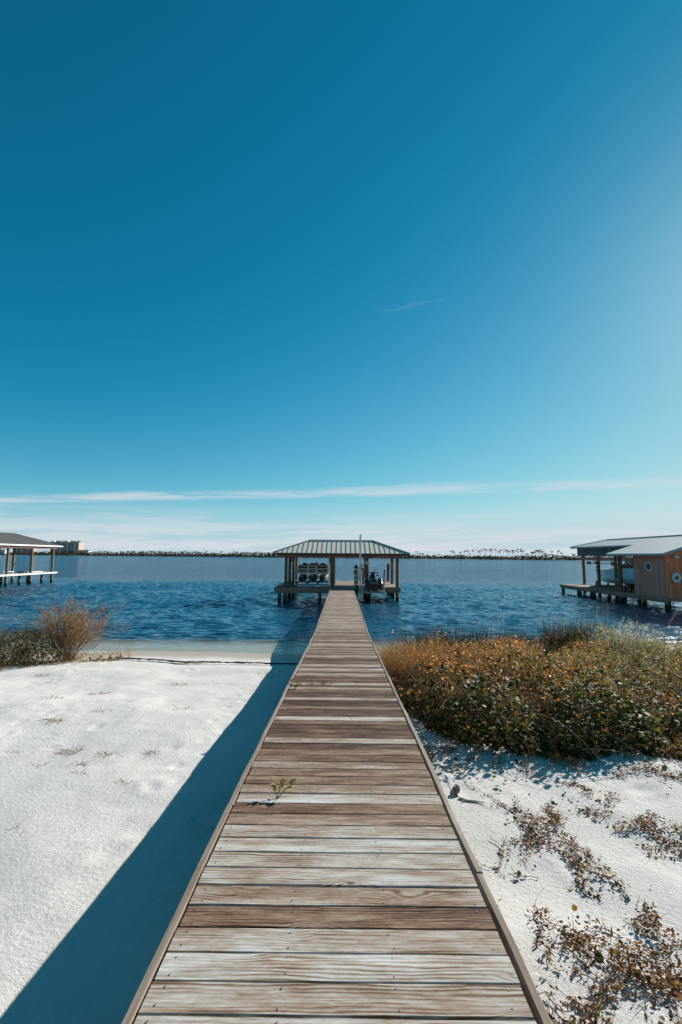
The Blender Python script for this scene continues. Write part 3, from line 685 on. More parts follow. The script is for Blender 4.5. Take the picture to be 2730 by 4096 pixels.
def hip_roof(th, x0, x1, y0, y1, ze, xr0, xr1, yr, zr, pw, mat, capmat, fascia, fmat, fh):
    A, B, Cc, Dd = Vector((x0, y0, ze)), Vector((x1, y0, ze)), Vector((x1, y1, ze)), Vector((x0, y1, ze))
    R0, R1 = Vector((xr0, yr, zr)), Vector((xr1, yr, zr))
    def plane(P, Q, T0, T1):
        eu = (Q - P).normalized(); L = (Q - P).length; nrm = eu.cross(T0 - P).normalized()
        if nrm.z < 0: nrm = -nrm
        ev = nrm.cross(eu).normalized()
        if ev.z < 0: ev = -ev
        u0, v0 = (T0 - P).dot(eu), (T0 - P).dot(ev); u1, v1 = (T1 - P).dot(eu), (T1 - P).dot(ev)
        def top(u):
            if u <= u0: return v0 * u / u0 if u0 > 1e-6 else v0
            if u >= u1: return v1 * (L - u) / (L - u1) if L - u1 > 1e-6 else v1
            return v0 + (v1 - v0) * (u - u0) / max(1e-6, u1 - u0)
        face_panels(th, P, eu, ev, nrm, L, top, pw, mat, rib_mat='roof_edge_rib_shade', rib_w=0.036, rib_h=0.02)  # ribs coloured dark: the shaded sides of the seams painted in
    plane(A, B, R0, R1); plane(B, Cc, R1, R1 + Vector((0, 1e-5, 0))); plane(Cc, Dd, R1, R0); plane(Dd, A, R0, R0 + Vector((0, 1e-5, 0)))
    up = Vector((0, 0, 0.045))
    part(MB().bar(R0 + up, R1 + up, 0.20, 0.035), 'ridge_cap', capmat, th)
    for c, r in ((A, R0), (B, R1), (Cc, R1), (Dd, R0)):
        part(MB().bar(c + up, r + up, 0.16, 0.035), 'hip_cap', capmat, th)
    t = 0.04
    part(MB().box(x0, x1, y0, y0 + t, ze - fh, ze - 0.002), 'fascia', fmat, th); part(MB().box(x0, x1, y1 - t, y1, ze - fh, ze - 0.002), 'fascia', fmat, th)
    part(MB().box(x0, x0 + t, y0 + t, y1 - t, ze - fh, ze - 0.002), 'fascia', fmat, th); part(MB().box(x1 - t, x1, y0 + t, y1 - t, ze - fh, ze - 0.002), 'fascia', fmat, th)

def post(th, x, y, z0, z1, r=0.125, mat='pile', lean=0.0, name='post'):
    zs_ = np.linspace(z0, z1, 5)
    mb = MB().tube([(x + lean * (z - z0) + prng.normal(0, 0.006), y, z) for z in zs_], [r * 1.06, r * 1.03, r, r * 0.97, r * 0.95], 12)
    return part(mb, name, mat, th, True)

def deck_planks(th, x0, x1, y0, y1, z, along, tone=(0.45, 0.7), name='deck_plank'):
    rng = prng
    if along == 'x':
        n_ = round((y1 - y0) / 0.1448); me = plank_mesh(0, x1 - x0, 0.137, 0.036, rng, 4)
        for k in range(n_):
            o = link(name, me, th); o.location = Vector(((x0 + x1) / 2, y0 + (k + 0.5) * (y1 - y0) / n_, z + rng.normal(0, 0.001))) - Vector(th.location)
            o.color = (tone[0] + (tone[1] - tone[0]) * rng.random(), 0, 0, 1)
    else:
        n_ = round((x1 - x0) / 0.1448); me = plank_mesh(0, y1 - y0, 0.137, 0.036, rng, 4)
        for k in range(n_):
            o = link(name, me, th); o.location = Vector((x0 + (k + 0.5) * (x1 - x0) / n_, (y0 + y1) / 2, z + rng.normal(0, 0.001))) - Vector(th.location)
            o.rotation_euler.z = math.pi / 2; o.color = (tone[0] + (tone[1] - tone[0]) * rng.random(), 0, 0, 1)

# =================================================================== CENTRE BOATHOUSE
DZ = 1.04
bh = thing('boathouse', 'open boathouse with hipped tan metal roof at the end of the pier', 'boathouse', (-0.1, 34.0, 0.0))
hip_roof(bh, -5.15, 4.99, 33.7, 38.8, 3.50, -2.52, 2.36, 36.25, 4.52, 0.362, 'roof', 'roof_edge_rib_shade', 0.04, 'fascia_dark', 0.15)
# header beams on the posts
part(MB().box(-4.6, 4.45, 34.50, 34.58, 3.22, 3.47), 'header_beam', 'beam', bh); part(MB().box(-4.6, 4.45, 37.86, 37.94, 3.22, 3.47), 'header_beam', 'beam', bh)
for xb in (-4.30, -0.78, 1.83, 4.10): part(MB().box(xb - 0.04, xb + 0.04, 34.585, 37.855, 3.20, 3.44), 'tie_beam', 'beam_y', bh)
for x, y, z1 in ((-4.26, 34.72, 3.24), (-4.26, 37.2, 3.46), (-4.26, 39.9, 3.46), (-4.26, 42.6, 3.46), (-0.75, 34.45, 3.24), (1.87, 34.72, 3.24), (1.87, 37.9, 3.24), (4.09, 34.16, 3.24), (4.09, 37.75, 3.24), (-0.72, 37.9, 3.24)):
    post(bh, x, y, -1.2, z1, 0.155 if x == -0.75 else 0.125)
# decks
deck_planks(bh, -4.80, -0.83, 32.75, 34.35, DZ, 'y', (0.35, 0.6))
deck_planks(bh, -4.80, -3.90, 34.36, 42.8, DZ, 'x', (0.35, 0.6))
deck_planks(bh, -0.85, 4.28, 34.06, 41.8, DZ, 'x', (0.50, 0.78))
for (a, b, c, d) in ((-4.86, -0.90, 32.70, 32.745), (0.83, 4.34, 34.01, 34.055)):
    part(MB().box(a, b, c, d, DZ - 0.20, DZ - 0.005), 'deck_fascia', 'beam', bh)
    part(MB().box(a + 0.06, b - 0.02, c + 0.03, d + 0.03, DZ - 0.40, DZ - 0.205), 'deck_fascia', 'beam', bh)
part(MB().box(-4.86, -4.815, 32.75, 42.8, DZ - 0.20, DZ - 0.005), 'deck_fascia', 'beam_y', bh); part(MB().box(4.295, 4.34, 34.06, 41.8, DZ - 0.20, DZ - 0.005), 'deck_fascia', 'beam_y', bh)
part(MB().box(4.24, 4.29, 34.2, 41.8, DZ - 0.40, DZ - 0.21), 'joist', 'beam_y', bh); part(MB().box(-3.95, -3.90, 34.4, 42.8, DZ - 0.25, DZ - 0.04), 'joist', 'beam_y', bh)
part(MB().box(-0.90, -0.855, 34.4, 41.8, DZ - 0.30, DZ - 0.01), 'joist', 'beam_y', bh)
for x, y in ((-4.48, 32.95), (-4.1, 32.95), (-4.45, 36.0), (-4.45, 38.8), (-1.6, 32.95), (-0.55, 34.3), (0.7, 34.3), (1.87, 34.6), (2.15, 36.4), (4.0, 36.2), (4.05, 39.6), (0.6, 41.5)):
    post(bh, x, y, -1.2, DZ - 0.05 - (0.17 if y < 33 or x > 3.9 else 0.02), 0.125, 'pile', 0, 'pile')
# black junction box on the middle post, meter box and lamp
part(MB().box(-0.98, -0.90, 34.36, 34.52, 2.75, 3.1, 0.01), 'junction_box', 'black', bh); part(MB().box(-0.585, -0.50, 34.38, 34.54, 2.25, 2.62, 0.01), 'meter_box', 'alu_dull', bh)
part(MB().tube([(-0.54, 34.46, 1.06), (-0.54, 34.46, 2.25)], 0.025, 8), 'conduit', 'alu_dull', bh, True); part(MB().tube([(-0.54, 34.46, 2.62), (-0.56, 34.46, 3.2)], 0.025, 8), 'conduit', 'alu_dull', bh, True)
box = part(MB().box(1.68, 1.92, 34.48, 34.58, 2.66, 2.92, 0.012), 'lift_control_box', 'white', bh)
part(MB().box(1.72, 1.80, 34.465, 34.479, 2.71, 2.88), 'box_hatch', 'alu_dull', box); part(MB().tube([(1.78, 34.5, 2.92), (1.80, 34.5, 3.22)], 0.018, 6), 'conduit', 'alu_dull', bh, True)

# tall mooring pile with bent pipe, right rear
mp = thing('mooring_pile', 'bare mooring pile topped by a bent pipe on the far deck edge', 'pile', (4.16, 41.6, -1.2))
part(MB().tube([(4.16, 41.6, -1.2), (4.15, 41.6, 1.0), (4.16, 41.6, 2.62)], [0.14, 0.135, 0.125], 12), 'pile', 'pile', mp, True)
part(MB().tube([(4.30, 41.55, 2.2), (4.31, 41.55, 2.65), (4.26, 41.55, 2.74), (4.10, 41.55, 2.78), (3.95, 41.55, 2.79)], 0.025, 8), 'bent_pipe', 'alu_dull', mp, True)

# sign
sg = thing('hanging_sign', 'small weathered board sign with a curled emblem hung left under the roof', 'sign', (-3.95, 36.6, 2.75))
part(MB().box(-4.09, -3.72, 36.58, 36.61, 2.76, 3.26, 0.006), 'board', 'sign', sg)
em = [(-3.86, 3.16), (-3.82, 3.12), (-3.81, 3.05), (-3.83, 2.97), (-3.89, 2.93), (-3.96, 2.94), (-4.0, 2.99)]
part(MB().tube([(x, 36.572, z) for x, z in em], [0.012, 0.02, 0.026, 0.03, 0.03, 0.022, 0.008], 6), 'curled_emblem', 'black', sg)
part(MB().box(-3.93, -3.80, 36.574, 36.579, 2.865, 2.885), 'emblem_base', 'black', sg); part(MB().tube([(-3.93, 36.572, 3.14), (-3.88, 36.572, 3.19), (-3.84, 36.572, 3.17)], 0.012, 6), 'emblem_top', 'black', sg)
for dx in (-0.14, 0.14): part(MB().tube([(-3.905 + dx, 36.6, 3.26), (-3.905 + dx, 36.6, 3.40)], 0.006, 5), 'hanger', 'alu_dull', sg)

# wire crab trap on the left deck corner
ct = thing('crab_trap', 'small wire crab trap on the left corner of the boathouse deck', 'crab trap', (-4.5, 33.9, DZ))
mb = MB(); X0, X1, Y0, Y1, Z0, Z1 = -4.72, -4.30, 33.7, 34.1, DZ + 0.01, DZ + 0.27
for a in np.linspace(0, 1, 8):
    x = X0 + (X1 - X0) * a; y = Y0 + (Y1 - Y0) * a; z = Z0 + (Z1 - Z0) * a
    for yy in (Y0, Y1): mb.bar((x, yy, Z0), (x, yy, Z1), 0.006, 0.006, (0, 1, 0)); mb.bar((X0, yy, z), (X1, yy, z), 0.006, 0.006)
    for xx in (X0, X1): mb.bar((xx, y, Z0), (xx, y, Z1), 0.006, 0.006, (0, 1, 0)); mb.bar((xx, Y0, z), (xx, Y1, z), 0.006, 0.006)
    mb.bar((x, Y0, Z1), (x, Y1, Z1), 0.006, 0.006); mb.bar((X0, y, Z1), (X1, y, Z1), 0.006, 0.006)
part(mb, 'wire_mesh', 'alu_dull', ct)
part(MB().box(X0 + 0.02, X1 - 0.02, Y0 + 0.02, Y1 - 0.02, Z0 + 0.005, Z0 + 0.06, 0.01), 'bait_box', 'black', ct)

# ------------------------------------------------------------------ pontoon boat on its lift
BY = 36.0
pb = thing('pontoon_boat', 'grey pontoon boat with three floats raised on the boathouse lift', 'pontoon boat', (-2.36, BY, 1.17))
for xc in (-3.20, -2.36, -1.52):
    r = 0.335; rings = []
    for yy, rr, zc in ((BY + 0.02, 0.05, 1.74), (BY + 0.12, 0.17, 1.66), (BY + 0.35, 0.27, 1.56), (BY + 0.75, 0.325, 1.515), (BY + 1.3, r, 1.51), (BY + 5.8, r, 1.51), (BY + 5.95, 0.25, 1.52)):
        rings.append([(xc + rr * math.cos(2 * math.pi * k / 20), yy, zc + rr * math.sin(2 * math.pi * k / 20)) for k in range(20)])
    fl_ = part(MB().loft(rings), 'float', 'tube_metal', pb, True)
    part(MB().box(xc - 0.012, xc + 0.012, BY + 0.3, BY + 5.6, 1.155, 1.24), 'keel_strip', 'alu_dull', fl_)
    part(MB().box(xc - 0.12, xc + 0.12, BY + 0.6, BY + 5.6, 1.80, 1.85), 'float_bracket', 'alu_dull', pb)
part(MB().box(-3.62, -1.08, BY, BY + 6.0, 1.85, 1.935, 0.015), 'deck_platform', 'alu', pb)
def fence_run(p, q, posts, name='fence_panel'):
    p = Vector(p); q = Vector(q); d = (q - p)
    part(MB().bar(p + Vector((0, 0, 0.19)), q + Vector((0, 0, 0.19)), 0.018, 0.34), name, 'boat_panel', pb)
    for zz in (0.015, 0.37, 0.575): part(MB().bar(p + Vector((0, 0, zz)), q + Vector((0, 0, zz)), 0.034, 0.034), 'rail', 'alu', pb)
    for t in posts: c = p + d * t; part(MB().bar(c, c + Vector((0, 0, 0.59)), 0.036, 0.036, (1, 0, 0)), 'rail_post', 'alu', pb)
zf = 1.935
fence_run((-3.52, BY + 0.10, zf), (-2.72, BY + 0.10, zf), (0.0, 1.0)); fence_run((-2.66, BY + 0.09, zf), (-2.08, BY + 0.09, zf), (0.0, 1.0), 'gate')
fence_run((-2.02, BY + 0.10, zf), (-1.17, BY + 0.10, zf), (0.0, 1.0))
for x in (-3.56, -1.13): fence_run((x, BY + 0.14, zf), (x, BY + 5.4, zf), (0.0, 0.2, 0.4, 0.6, 0.8, 1.0))
for x in (-3.10, -1.58):
    rings = [[(x + sx_ * w_, y_, z_) for sx_, z_ in ((-1, zf + 0.02), (-1, zt - 0.1), (-0.75, zt), (0.75, zt), (1, zt - 0.1), (1, zf + 0.02))] for y_, w_, zt in ((BY + 0.16, 0.36, 2.58), (BY + 0.5, 0.37, 2.60), (BY + 0.95, 0.37, 2.56), (BY + 1.4, 0.36, 2.36), (BY + 1.9, 0.35, 2.36))]
    st_ = part(MB().loft(rings), 'lounge_seat', 'seat_cover', pb, True)
    part(MB().ball((x + (0.12 if x < -2 else 0.03), BY + 0.42, 2.62), (0.20, 0.16, 0.12)), 'headrest', 'seat_cover', st_, True)
part(MB().box(-2.7, -2.0, BY + 2.6, BY + 3.3, zf, 2.70, 0.04), 'helm_console', 'boat_panel', pb); part(MB().box(-3.4, -1.3, BY + 4.6, BY + 5.3, zf, 2.55, 0.05), 'rear_bench', 'seat_cover', pb)
for x0_, x1_ in ((-2.98, -2.86), (-2.46, -2.30)):
    pts = [(x0_ + (x1_ - x0_) * t, BY + 0.074, zf + 0.20 + 0.018 * math.sin(t * 6.28 + (0 if x0_ < -2.8 else 3.14))) for t in np.linspace(0, 1, 9)]
    part(MB().tube(pts, 0.009, 5), 'script_badge', 'white', pb)
fg = thing('small_flag', 'small furled flag standing on the pontoon boat bow rail', 'flag', (-2.06, BY + 0.12, 2.50))
part(MB().tube([(-2.06, BY + 0.12, 2.5), (-2.10, BY + 0.12, 3.02)], 0.010, 6), 'staff', 'alu', fg)
part(MB().prism([(-2.098, BY + 0.12, 3.0), (-2.085, BY + 0.12, 2.86), (-2.03, BY + 0.12, 2.72), (-2.05, BY + 0.12, 2.86)], (0, 0.02, 0)), 'canton', 'flag_blue', fg)
part(MB().prism([(-2.085, BY + 0.121, 2.86), (-2.07, BY + 0.121, 2.56), (-1.96, BY + 0.121, 2.53), (-2.03, BY + 0.121, 2.72)], (0, 0.02, 0)), 'stripes', 'brown_red', fg)
# lift under it
lf = thing('boat_lift', 'aluminium cradle lift with upright guide pipes under the pontoon boat', 'boat lift', (-2.36, BY, 0.95))
for yy in (BY + 0.55, BY + 4.6):
    part(MB().box(-3.84, -0.96, yy - 0.06, yy + 0.06, 0.94, 1.10), 'cradle_beam', 'alu_dull', lf)
for xc in (-2.78, -1.94): part(MB().box(xc - 0.07, xc + 0.07, BY + 0.45, BY + 5.0, 1.10, 1.165), 'bunk', 'seat_cover', lf)
for x in (-3.70, -1.01):
    part(MB().tube([(x, BY - 0.05, 1.0), (x, BY - 0.05, 3.28)], 0.04, 8), 'guide_pipe', 'white', lf, True); part(MB().tube([(x, BY + 4.6, 1.0), (x, BY + 4.6, 3.28)], 0.03, 8), 'guide_pipe', 'white', lf, True)
for x in (-3.42, -1.12):
    part(MB().tube([(x, BY + 0.55, 1.1), (x, BY + 0.55, 3.3)], 0.008, 5), 'lift_cable', 'alu_dull', lf)

# ------------------------------------------------------------------ personal watercraft lift
CP = thing('capped_pile', 'strapped brown pile with black cone cap at the pier end', 'pile', (1.0, 33.0, -1.2))
part(MB().tube([(1.0, 33.0, -1.2), (1.0, 33.0, 1.0), (1.0, 33.0, 2.46)], [0.155, 0.15, 0.145], 14), 'pile', 'pile_pale', CP, True)
part(MB().tube([(1.0, 33.0, 2.44), (1.0, 33.0, 2.50), (1.0, 33.0, 2.74)], [0.175, 0.17, 0.01], 14), 'cone_cap', 'black', CP)
for z in (1.25, 1.55, 1.86, 2.32): part(MB().tube([(1.0, 33.0, z), (1.0, 33.0, z + 0.09)], 0.160, 14), 'strap', 'alu', CP, True)
part(MB().box(1.07, 1.11, 32.83, 32.86, 1.25, 2.40), 'strap_bracket', 'alu', CP); part(MB().tube([(0.74, 33.0, 2.16), (0.86, 33.0, 2.16)], 0.04, 8), 'hose_hook', 'alu_dull', CP, True)
PL = thing('watercraft_lift', 'tall aluminium post lift with cradle arms right of the pier end', 'boat lift', (1.27, 32.55, 0.0))
part(MB().box(1.215, 1.335, 32.55, 32.67, 0.2, 4.84, 0.008), 'lift_post', 'alu', PL)
pl_ = part(MB().box(1.14, 1.345, 32.50, 32.535, 1.60, 2.45, 0.006), 'carriage_plate', 'alu', PL); part(MB().box(1.30, 1.42, 32.46, 32.52, 2.30, 2.78, 0.006), 'motor_plate', 'alu_dull', pl_)
for z0_, sg_ in ((2.20, 1), (1.80, -1)):
    part(MB().prism([(1.225, 32.497, z0_), (1.295, 32.497, z0_), (1.26, 32.497, z0_ + sg_ * 0.07)], (0, -0.002, 0)), 'arrow_mark', 'black', pl_)
for z in (1.90, 1.97, 2.04, 2.11): part(MB().box(1.252, 1.268, 32.494, 32.499, z, z + 0.028), 'button_mark', 'black', pl_)
for y in (32.15, 33.35): part(MB().box(1.15, 3.0, y - 0.05, y + 0.05, 0.72, 0.86), 'cradle_arm', 'alu_dull', PL)
part(MB().box(1.17, 1.31, 32.1, 33.4, 0.87, 1.0), 'side_arm', 'alu_dull', PL)
for xc in (1.86, 2.52): part(MB().box(xc - 0.06, xc + 0.06, 31.7, 33.7, 0.865, 0.94), 'bunk', 'seat_cover', PL)
for x, zt, y in ((1.43, 2.50, 32.05), (2.90, 2.40, 32.05), (2.33, 2.45, 33.45)):
    gp = part(MB().tube([(x, y, 0.62), (x, y, 1.2)], 0.03, 8), 'guide_pole', 'white', PL, True)
    part(MB().tube([(x, y, 1.2), (x + (0.04 if x > 2.5 else 0), y, zt)], 0.047, 10), 'pole_sleeve', 'black' if x != 2.33 else 'white', gp, True); part(MB().ball((x + (0.04 if x > 2.5 else 0), y, zt), 0.045, 8, 5), 'pole_tip', 'white', gp, True)

# the watercraft: stern towards the shore
JS = thing('personal_watercraft', 'black personal watercraft seen from the stern on its lift', 'watercraft', (2.18, 31.6, 0.93))
jx, jz = 2.18, 0.95
def hull_ring(y, w, zk, zc, zd):
    return [(jx, y, jz + zk), (jx + w * 0.62, y, jz + zc * 0.5 + zk * 0.5), (jx + w * 0.97, y, jz + zc), (jx + w, y, jz + zc + 0.10), (jx + w * 0.93, y, jz + zd), (jx, y, jz + zd + 0.02),
            (jx - w * 0.93, y, jz + zd), (jx - w, y, jz + zc + 0.10), (jx - w * 0.97, y, jz + zc), (jx - w * 0.62, y, jz + zc * 0.5 + zk * 0.5)]
rings = [hull_ring(y, w, a, b, c) for y, w, a, b, c in ((31.45, 0.58, 0.0, 0.20, 0.40), (31.55, 0.63, -0.02, 0.20, 0.43), (32.2, 0.645, -0.03, 0.20, 0.43), (32.9, 0.58, -0.01, 0.24, 0.50), (33.5, 0.40, 0.08, 0.34, 0.60), (33.95, 0.12, 0.28, 0.48, 0.62))]
part(MB().loft(rings), 'hull', 'black_gloss', JS, True)
part(MB().box(jx - 0.655, jx + 0.655, 31.44, 32.5, jz + 0.30, jz + 0.345, 0.012), 'bumper_strip', 'rubber', JS)
part(MB().box(jx - 0.45, jx + 0.45, 31.36, 31.47, jz + 0.38, jz + 0.425, 0.01), 'swim_step', 'rubber', JS)
for s_x in (-1, 1):
    rings = [[(jx + s_x * (xi), y, jz + z) for xi, z in ((0.36, 0.42), (0.63, 0.42), (0.62, zt - 0.08), (0.55, zt), (0.42, zt), (0.37, zt - 0.1))] for y, zt in ((31.75, 0.56), (32.05, 0.78), (32.7, 0.86), (33.2, 0.78))]
    part(MB().loft(rings), 'side_fairing', 'black', JS, True)
def seat_ring(y, w, z0, z1): return [(jx + w * math.cos(t), y, jz + z0 + (z1 - z0) * max(0, math.sin(t)) ** 0.7) for t in np.linspace(0, math.pi, 11)]
part(MB().loft([seat_ring(31.72, 0.12, 0.42, 0.66), seat_ring(31.80, 0.24, 0.42, 0.82), seat_ring(32.05, 0.27, 0.42, 0.86), seat_ring(32.45, 0.23, 0.42, 0.80), seat_ring(32.8, 0.20, 0.42, 0.84)]), 'seat', 'black_gloss', JS, True)
part(MB().loft([seat_ring(32.75, 0.22, 0.45, 0.88), seat_ring(32.95, 0.25, 0.45, 1.12), seat_ring(33.2, 0.30, 0.5, 1.06), seat_ring(33.6, 0.26, 0.55, 0.86), seat_ring(33.9, 0.08, 0.58, 0.70)]), 'front_cowl', 'black', JS, True)
part(MB().tube([(jx - 0.42, 32.62, jz + 1.17), (jx - 0.26, 32.78, jz + 1.20), (jx, 32.86, jz + 1.16), (jx + 0.26, 32.78, jz + 1.20), (jx + 0.42, 32.62, jz + 1.14)], [0.03, 0.03, 0.045, 0.03, 0.03], 8), 'handlebar', 'rubber', JS, True)
part(MB().ball((jx, 32.88, jz + 1.14), (0.13, 0.12, 0.08)), 'steering_pad', 'black', JS, True)
for s_x in (-1, 1): part(MB().ball((jx + s_x * 0.34, 33.0, jz + 0.98), (0.10, 0.07, 0.06)), 'mirror', 'black', JS, True)
part(MB().box(jx - 0.10, jx + 0.10, 31.425, 31.449, jz + 0.10, jz + 0.135), 'lettering_plate', 'beige', JS); part(MB().tube([(jx, 31.33, jz + 0.06), (jx, 31.5, jz + 0.06)], 0.09, 12), 'jet_nozzle', 'rubber', JS, True)

# =================================================================== RIGHT BOATHOUSE WITH SHED
RZ = 0.80
rb = thing('boat_shed', 'brown boarded boat shed on piles with pale ribbed metal roof', 'boat shed', (22.0, 34.0, 0.0))
# siding: left wall and front gable, board by board
def siding(p, q, nrm, z0, ztop, mat, bw=0.165, name='siding_board', skip=None, cut=None):
    p = Vector(p); q = Vector(q); d = (q - p); L = d.length; d.normalize(); n_ = max(1, round(L / bw)); w = L / n_; nv = Vector(nrm)
    for k in range(n_):
        a = p + d * (k * w + 0.004); b = p + d * ((k + 1) * w - 0.004)
        zt0 = ztop(k * w); zt1 = ztop((k + 1) * w); off = nv * (0.0 + 0.004 * prng.random())
        poly = [a + off + Vector((0, 0, z0)), b + off + Vector((0, 0, z0)), b + off + Vector((0, 0, zt1)), a + off + Vector((0, 0, zt0))]
        part(MB().prism([Vector(v) for v in poly], -nv * 0.022), name, mat, rb)
WX, WY0, WY1 = 20.75, 29.5, 32.66
siding((WX, WY1, 0), (WX, WY0, 0), (-1, 0, 0), RZ + 0.01, lambda u: 3.09, 'siding'); siding((WX + 0.006, WY1, 0), (WX + 0.006, WY0, 0), (-1, 0, 0), 3.145, lambda u: 3.56, 'siding')
part(MB().box(WX - 0.022, WX + 0.0, WY0, WY1, 3.085, 3.15), 'belly_band', 'siding', rb)
FW = 7.0
gab = lambda u: 3.60 + 0.325 * min(u, 2 * 3.65 - u)
siding((WX, WY0 + 0.0, 0), (WX + FW, WY0 + 0.0, 0), (0, -1, 0), RZ + 0.01, lambda u: 3.09, 'siding_warm', 0.175); siding((WX, WY0 + 0.006, 0), (WX + FW, WY0 + 0.006, 0), (0, -1, 0), 3.145, gab, 'siding_warm', 0.175)
part(MB().box(WX + 0.10, WX + FW, WY0 - 0.024, WY0 - 0.001, 3.085, 3.15), 'belly_band', 'siding_warm', rb)
part(MB().box(WX - 0.03, WX + 0.0, WY0 - 0.03, WY0 + 0.10, RZ, 3.55), 'corner_trim', 'siding_warm', rb); part(MB().box(WX + 0.001, WX + 0.10, WY0 - 0.03, WY0 - 0.002, RZ, 3.58), 'corner_trim', 'siding_warm', rb)
part(MB().box(WX - 0.028, WX, WY1 - 0.09, WY1 + 0.02, RZ, 3.52), 'corner_trim', 'siding', rb)
part(MB().box(WX + 0.03, WX + FW, WY1 - 0.03, WY1, RZ, 3.5), 'rear_wall', 'siding', rb); part(MB().box(WX + FW - 0.02, WX + FW, WY0 + 0.02, WY1 - 0.03, RZ, 3.5), 'side_wall', 'siding', rb)
# octagonal window
wc = Vector((WX, 31.09, 2.765)); oc = [(math.cos(math.pi / 8 + k * math.pi / 4), math.sin(math.pi / 8 + k * math.pi / 4)) for k in range(8)]
ro, ri = (0.36, 0.32), (0.29, 0.255)
wn = part(MB().prism([(wc.x - 0.012, wc.y - ri[0] * a, wc.z + ri[1] * b) for a, b in oc], (-0.012, 0, 0)), 'window', 'pane', rb)
mb = MB(); O_ = [Vector((wc.x - 0.001, wc.y - ro[0] * a, wc.z + ro[1] * b)) for a, b in oc]; I_ = [Vector((wc.x - 0.001, wc.y - ri[0] * a, wc.z + ri[1] * b)) for a, b in oc]
ex = Vector((-0.045, 0, 0))
for k in range(8):
    j = (k + 1) % 8; mb.prism([O_[k], O_[j], I_[j], I_[k]], ex)
part(mb, 'window_frame', 'white', wn)
# door and frame
dr = part(MB().box(21.86, 22.75, WY0 - 0.028, WY0 - 0.006, RZ + 0.02, 3.0), 'door', 'black', rb)
for a, b in ((21.72, 21.85), (22.76, 22.89)): part(MB().box(a, b, WY0 - 0.05, WY0 - 0.008, RZ, 3.56), 'door_frame', 'siding_warm', dr)
# wall lamp
lm = part(MB().tube([(21.36, WY0 - 0.17, 3.50), (21.36, WY0 - 0.17, 3.47), (21.36, WY0 - 0.17, 3.40), (21.36, WY0 - 0.17, 3.36)], [0.05, 0.09, 0.19, 0.20], 16), 'lamp_shade', 'white', rb, True)
part(MB().tube([(21.36, WY0 - 0.01, 3.50), (21.36, WY0 - 0.10, 3.58), (21.36, WY0 - 0.17, 3.55), (21.36, WY0 - 0.17, 3.49)], 0.018, 8), 'lamp_arm', 'white', lm, True); part(MB().ball((21.36, WY0 - 0.17, 3.33), (0.06, 0.06, 0.07), 10, 6), 'bulb_globe', 'beige', lm, True)
# roof: left plane (with the lower run over the shed), hip at the far end, right plane
RX, RZR = 24.4, 4.985; EX, EZ = 22.4, 4.335; LX, LZ = 20.22, 3.627; YN, YL, YF, YH_ = 28.95, 35.12, 44.9, 42.0
sl_v = Vector((RX - LX, 0, RZR - LZ)).normalized(); nl = Vector((-sl_v.z, 0, sl_v.x))
lenU = (Vector((RX, 0, RZR)) - Vector((EX, 0, EZ))).length; lenL = (Vector((RX, 0, RZR)) - Vector((LX, 0, LZ))).length
face_panels(rb, (LX, YN, LZ), (0, 1, 0), sl_v, nl, YL - YN, lambda u: lenL, 0.229, 'roof_pale', rib_w=0.045, rib_h=0.010)
face_panels(rb, (EX, YL, EZ), (0, 1, 0), sl_v, nl, YF - YL, lambda u: lenU if u < YH_ - YL else lenU * (YF - YL - u) / (YF - YH_), 0.229, 'roof_pale', rib_w=0.045, rib_h=0.010)
sr_v = Vector((-sl_v.x, 0, sl_v.z)); nr = Vector((sl_v.z, 0, sl_v.x))
face_panels(rb, (2 * RX - LX, YN, LZ), (0, 1, 0), sr_v, nr, YL - YN, lambda u: lenL, 0.46, 'roof_pale', rib_w=0.045, rib_h=0.010)
face_panels(rb, (2 * RX - EX, YL, EZ), (0, 1, 0), sr_v, nr, YF - YL, lambda u: lenU if u < YH_ - YL else lenU * (YF - YL - u) / (YF - YH_), 0.46, 'roof_pale', rib_w=0.045, rib_h=0.010)
he = Vector((0, YH_ - YF, RZR - EZ)).normalized(); nh = Vector((0, -he.z * -1, abs(he.y))); Lh = 2 * (RX - EX); hl = (Vector((0, YH_, RZR)) - Vector((0, YF, EZ))).length
face_panels(rb, (EX, YF, EZ), (1, 0, 0), he, nh, Lh, lambda u: hl * min(u, Lh - u) / (Lh / 2), 0.4, 'roof_pale', rib_w=0.045, rib_h=0.010)
part(MB().bar((RX, YN, RZR + 0.03), (RX, YH_, RZR + 0.03), 0.26, 0.03), 'ridge_cap', 'roof_trim_blue', rb)
part(MB().bar((EX, YF, EZ + 0.03), (RX, YH_, RZR + 0.03), 0.16, 0.03), 'hip_cap', 'roof_trim_blue', rb); part(MB().bar((2 * RX - EX, YF, EZ + 0.03), (RX, YH_, RZR + 0.03), 0.16, 0.03), 'hip_cap', 'roof_trim_blue', rb)
part(MB().box(LX - 0.03, LX + 0.01, YN, YL, LZ - 0.13, LZ - 0.004), 'eave_trim', 'roof_trim_blue', rb); part(MB().box(EX - 0.03, EX + 0.01, YL + 0.01, YF, EZ - 0.13, EZ - 0.004), 'eave_trim', 'roof_trim_blue', rb)
part(MB().box(EX, 2 * RX - EX, YF - 0.01, YF + 0.03, EZ - 0.13, EZ - 0.004), 'eave_trim', 'roof_trim_blue', rb)
dn = Vector((0, 0, -0.075))
part(MB().bar(Vector((LX - 0.03, YN - 0.02, LZ)) + dn, Vector((RX, YN - 0.02, RZR)) + dn, 0.04, 0.16), 'verge_trim', 'roof_trim_blue', rb); part(MB().bar(Vector((RX, YN - 0.02, RZR)) + dn, Vector((2 * RX - LX, YN - 0.02, LZ)) + dn, 0.04, 0.16), 'verge_trim', 'roof_trim_blue', rb)
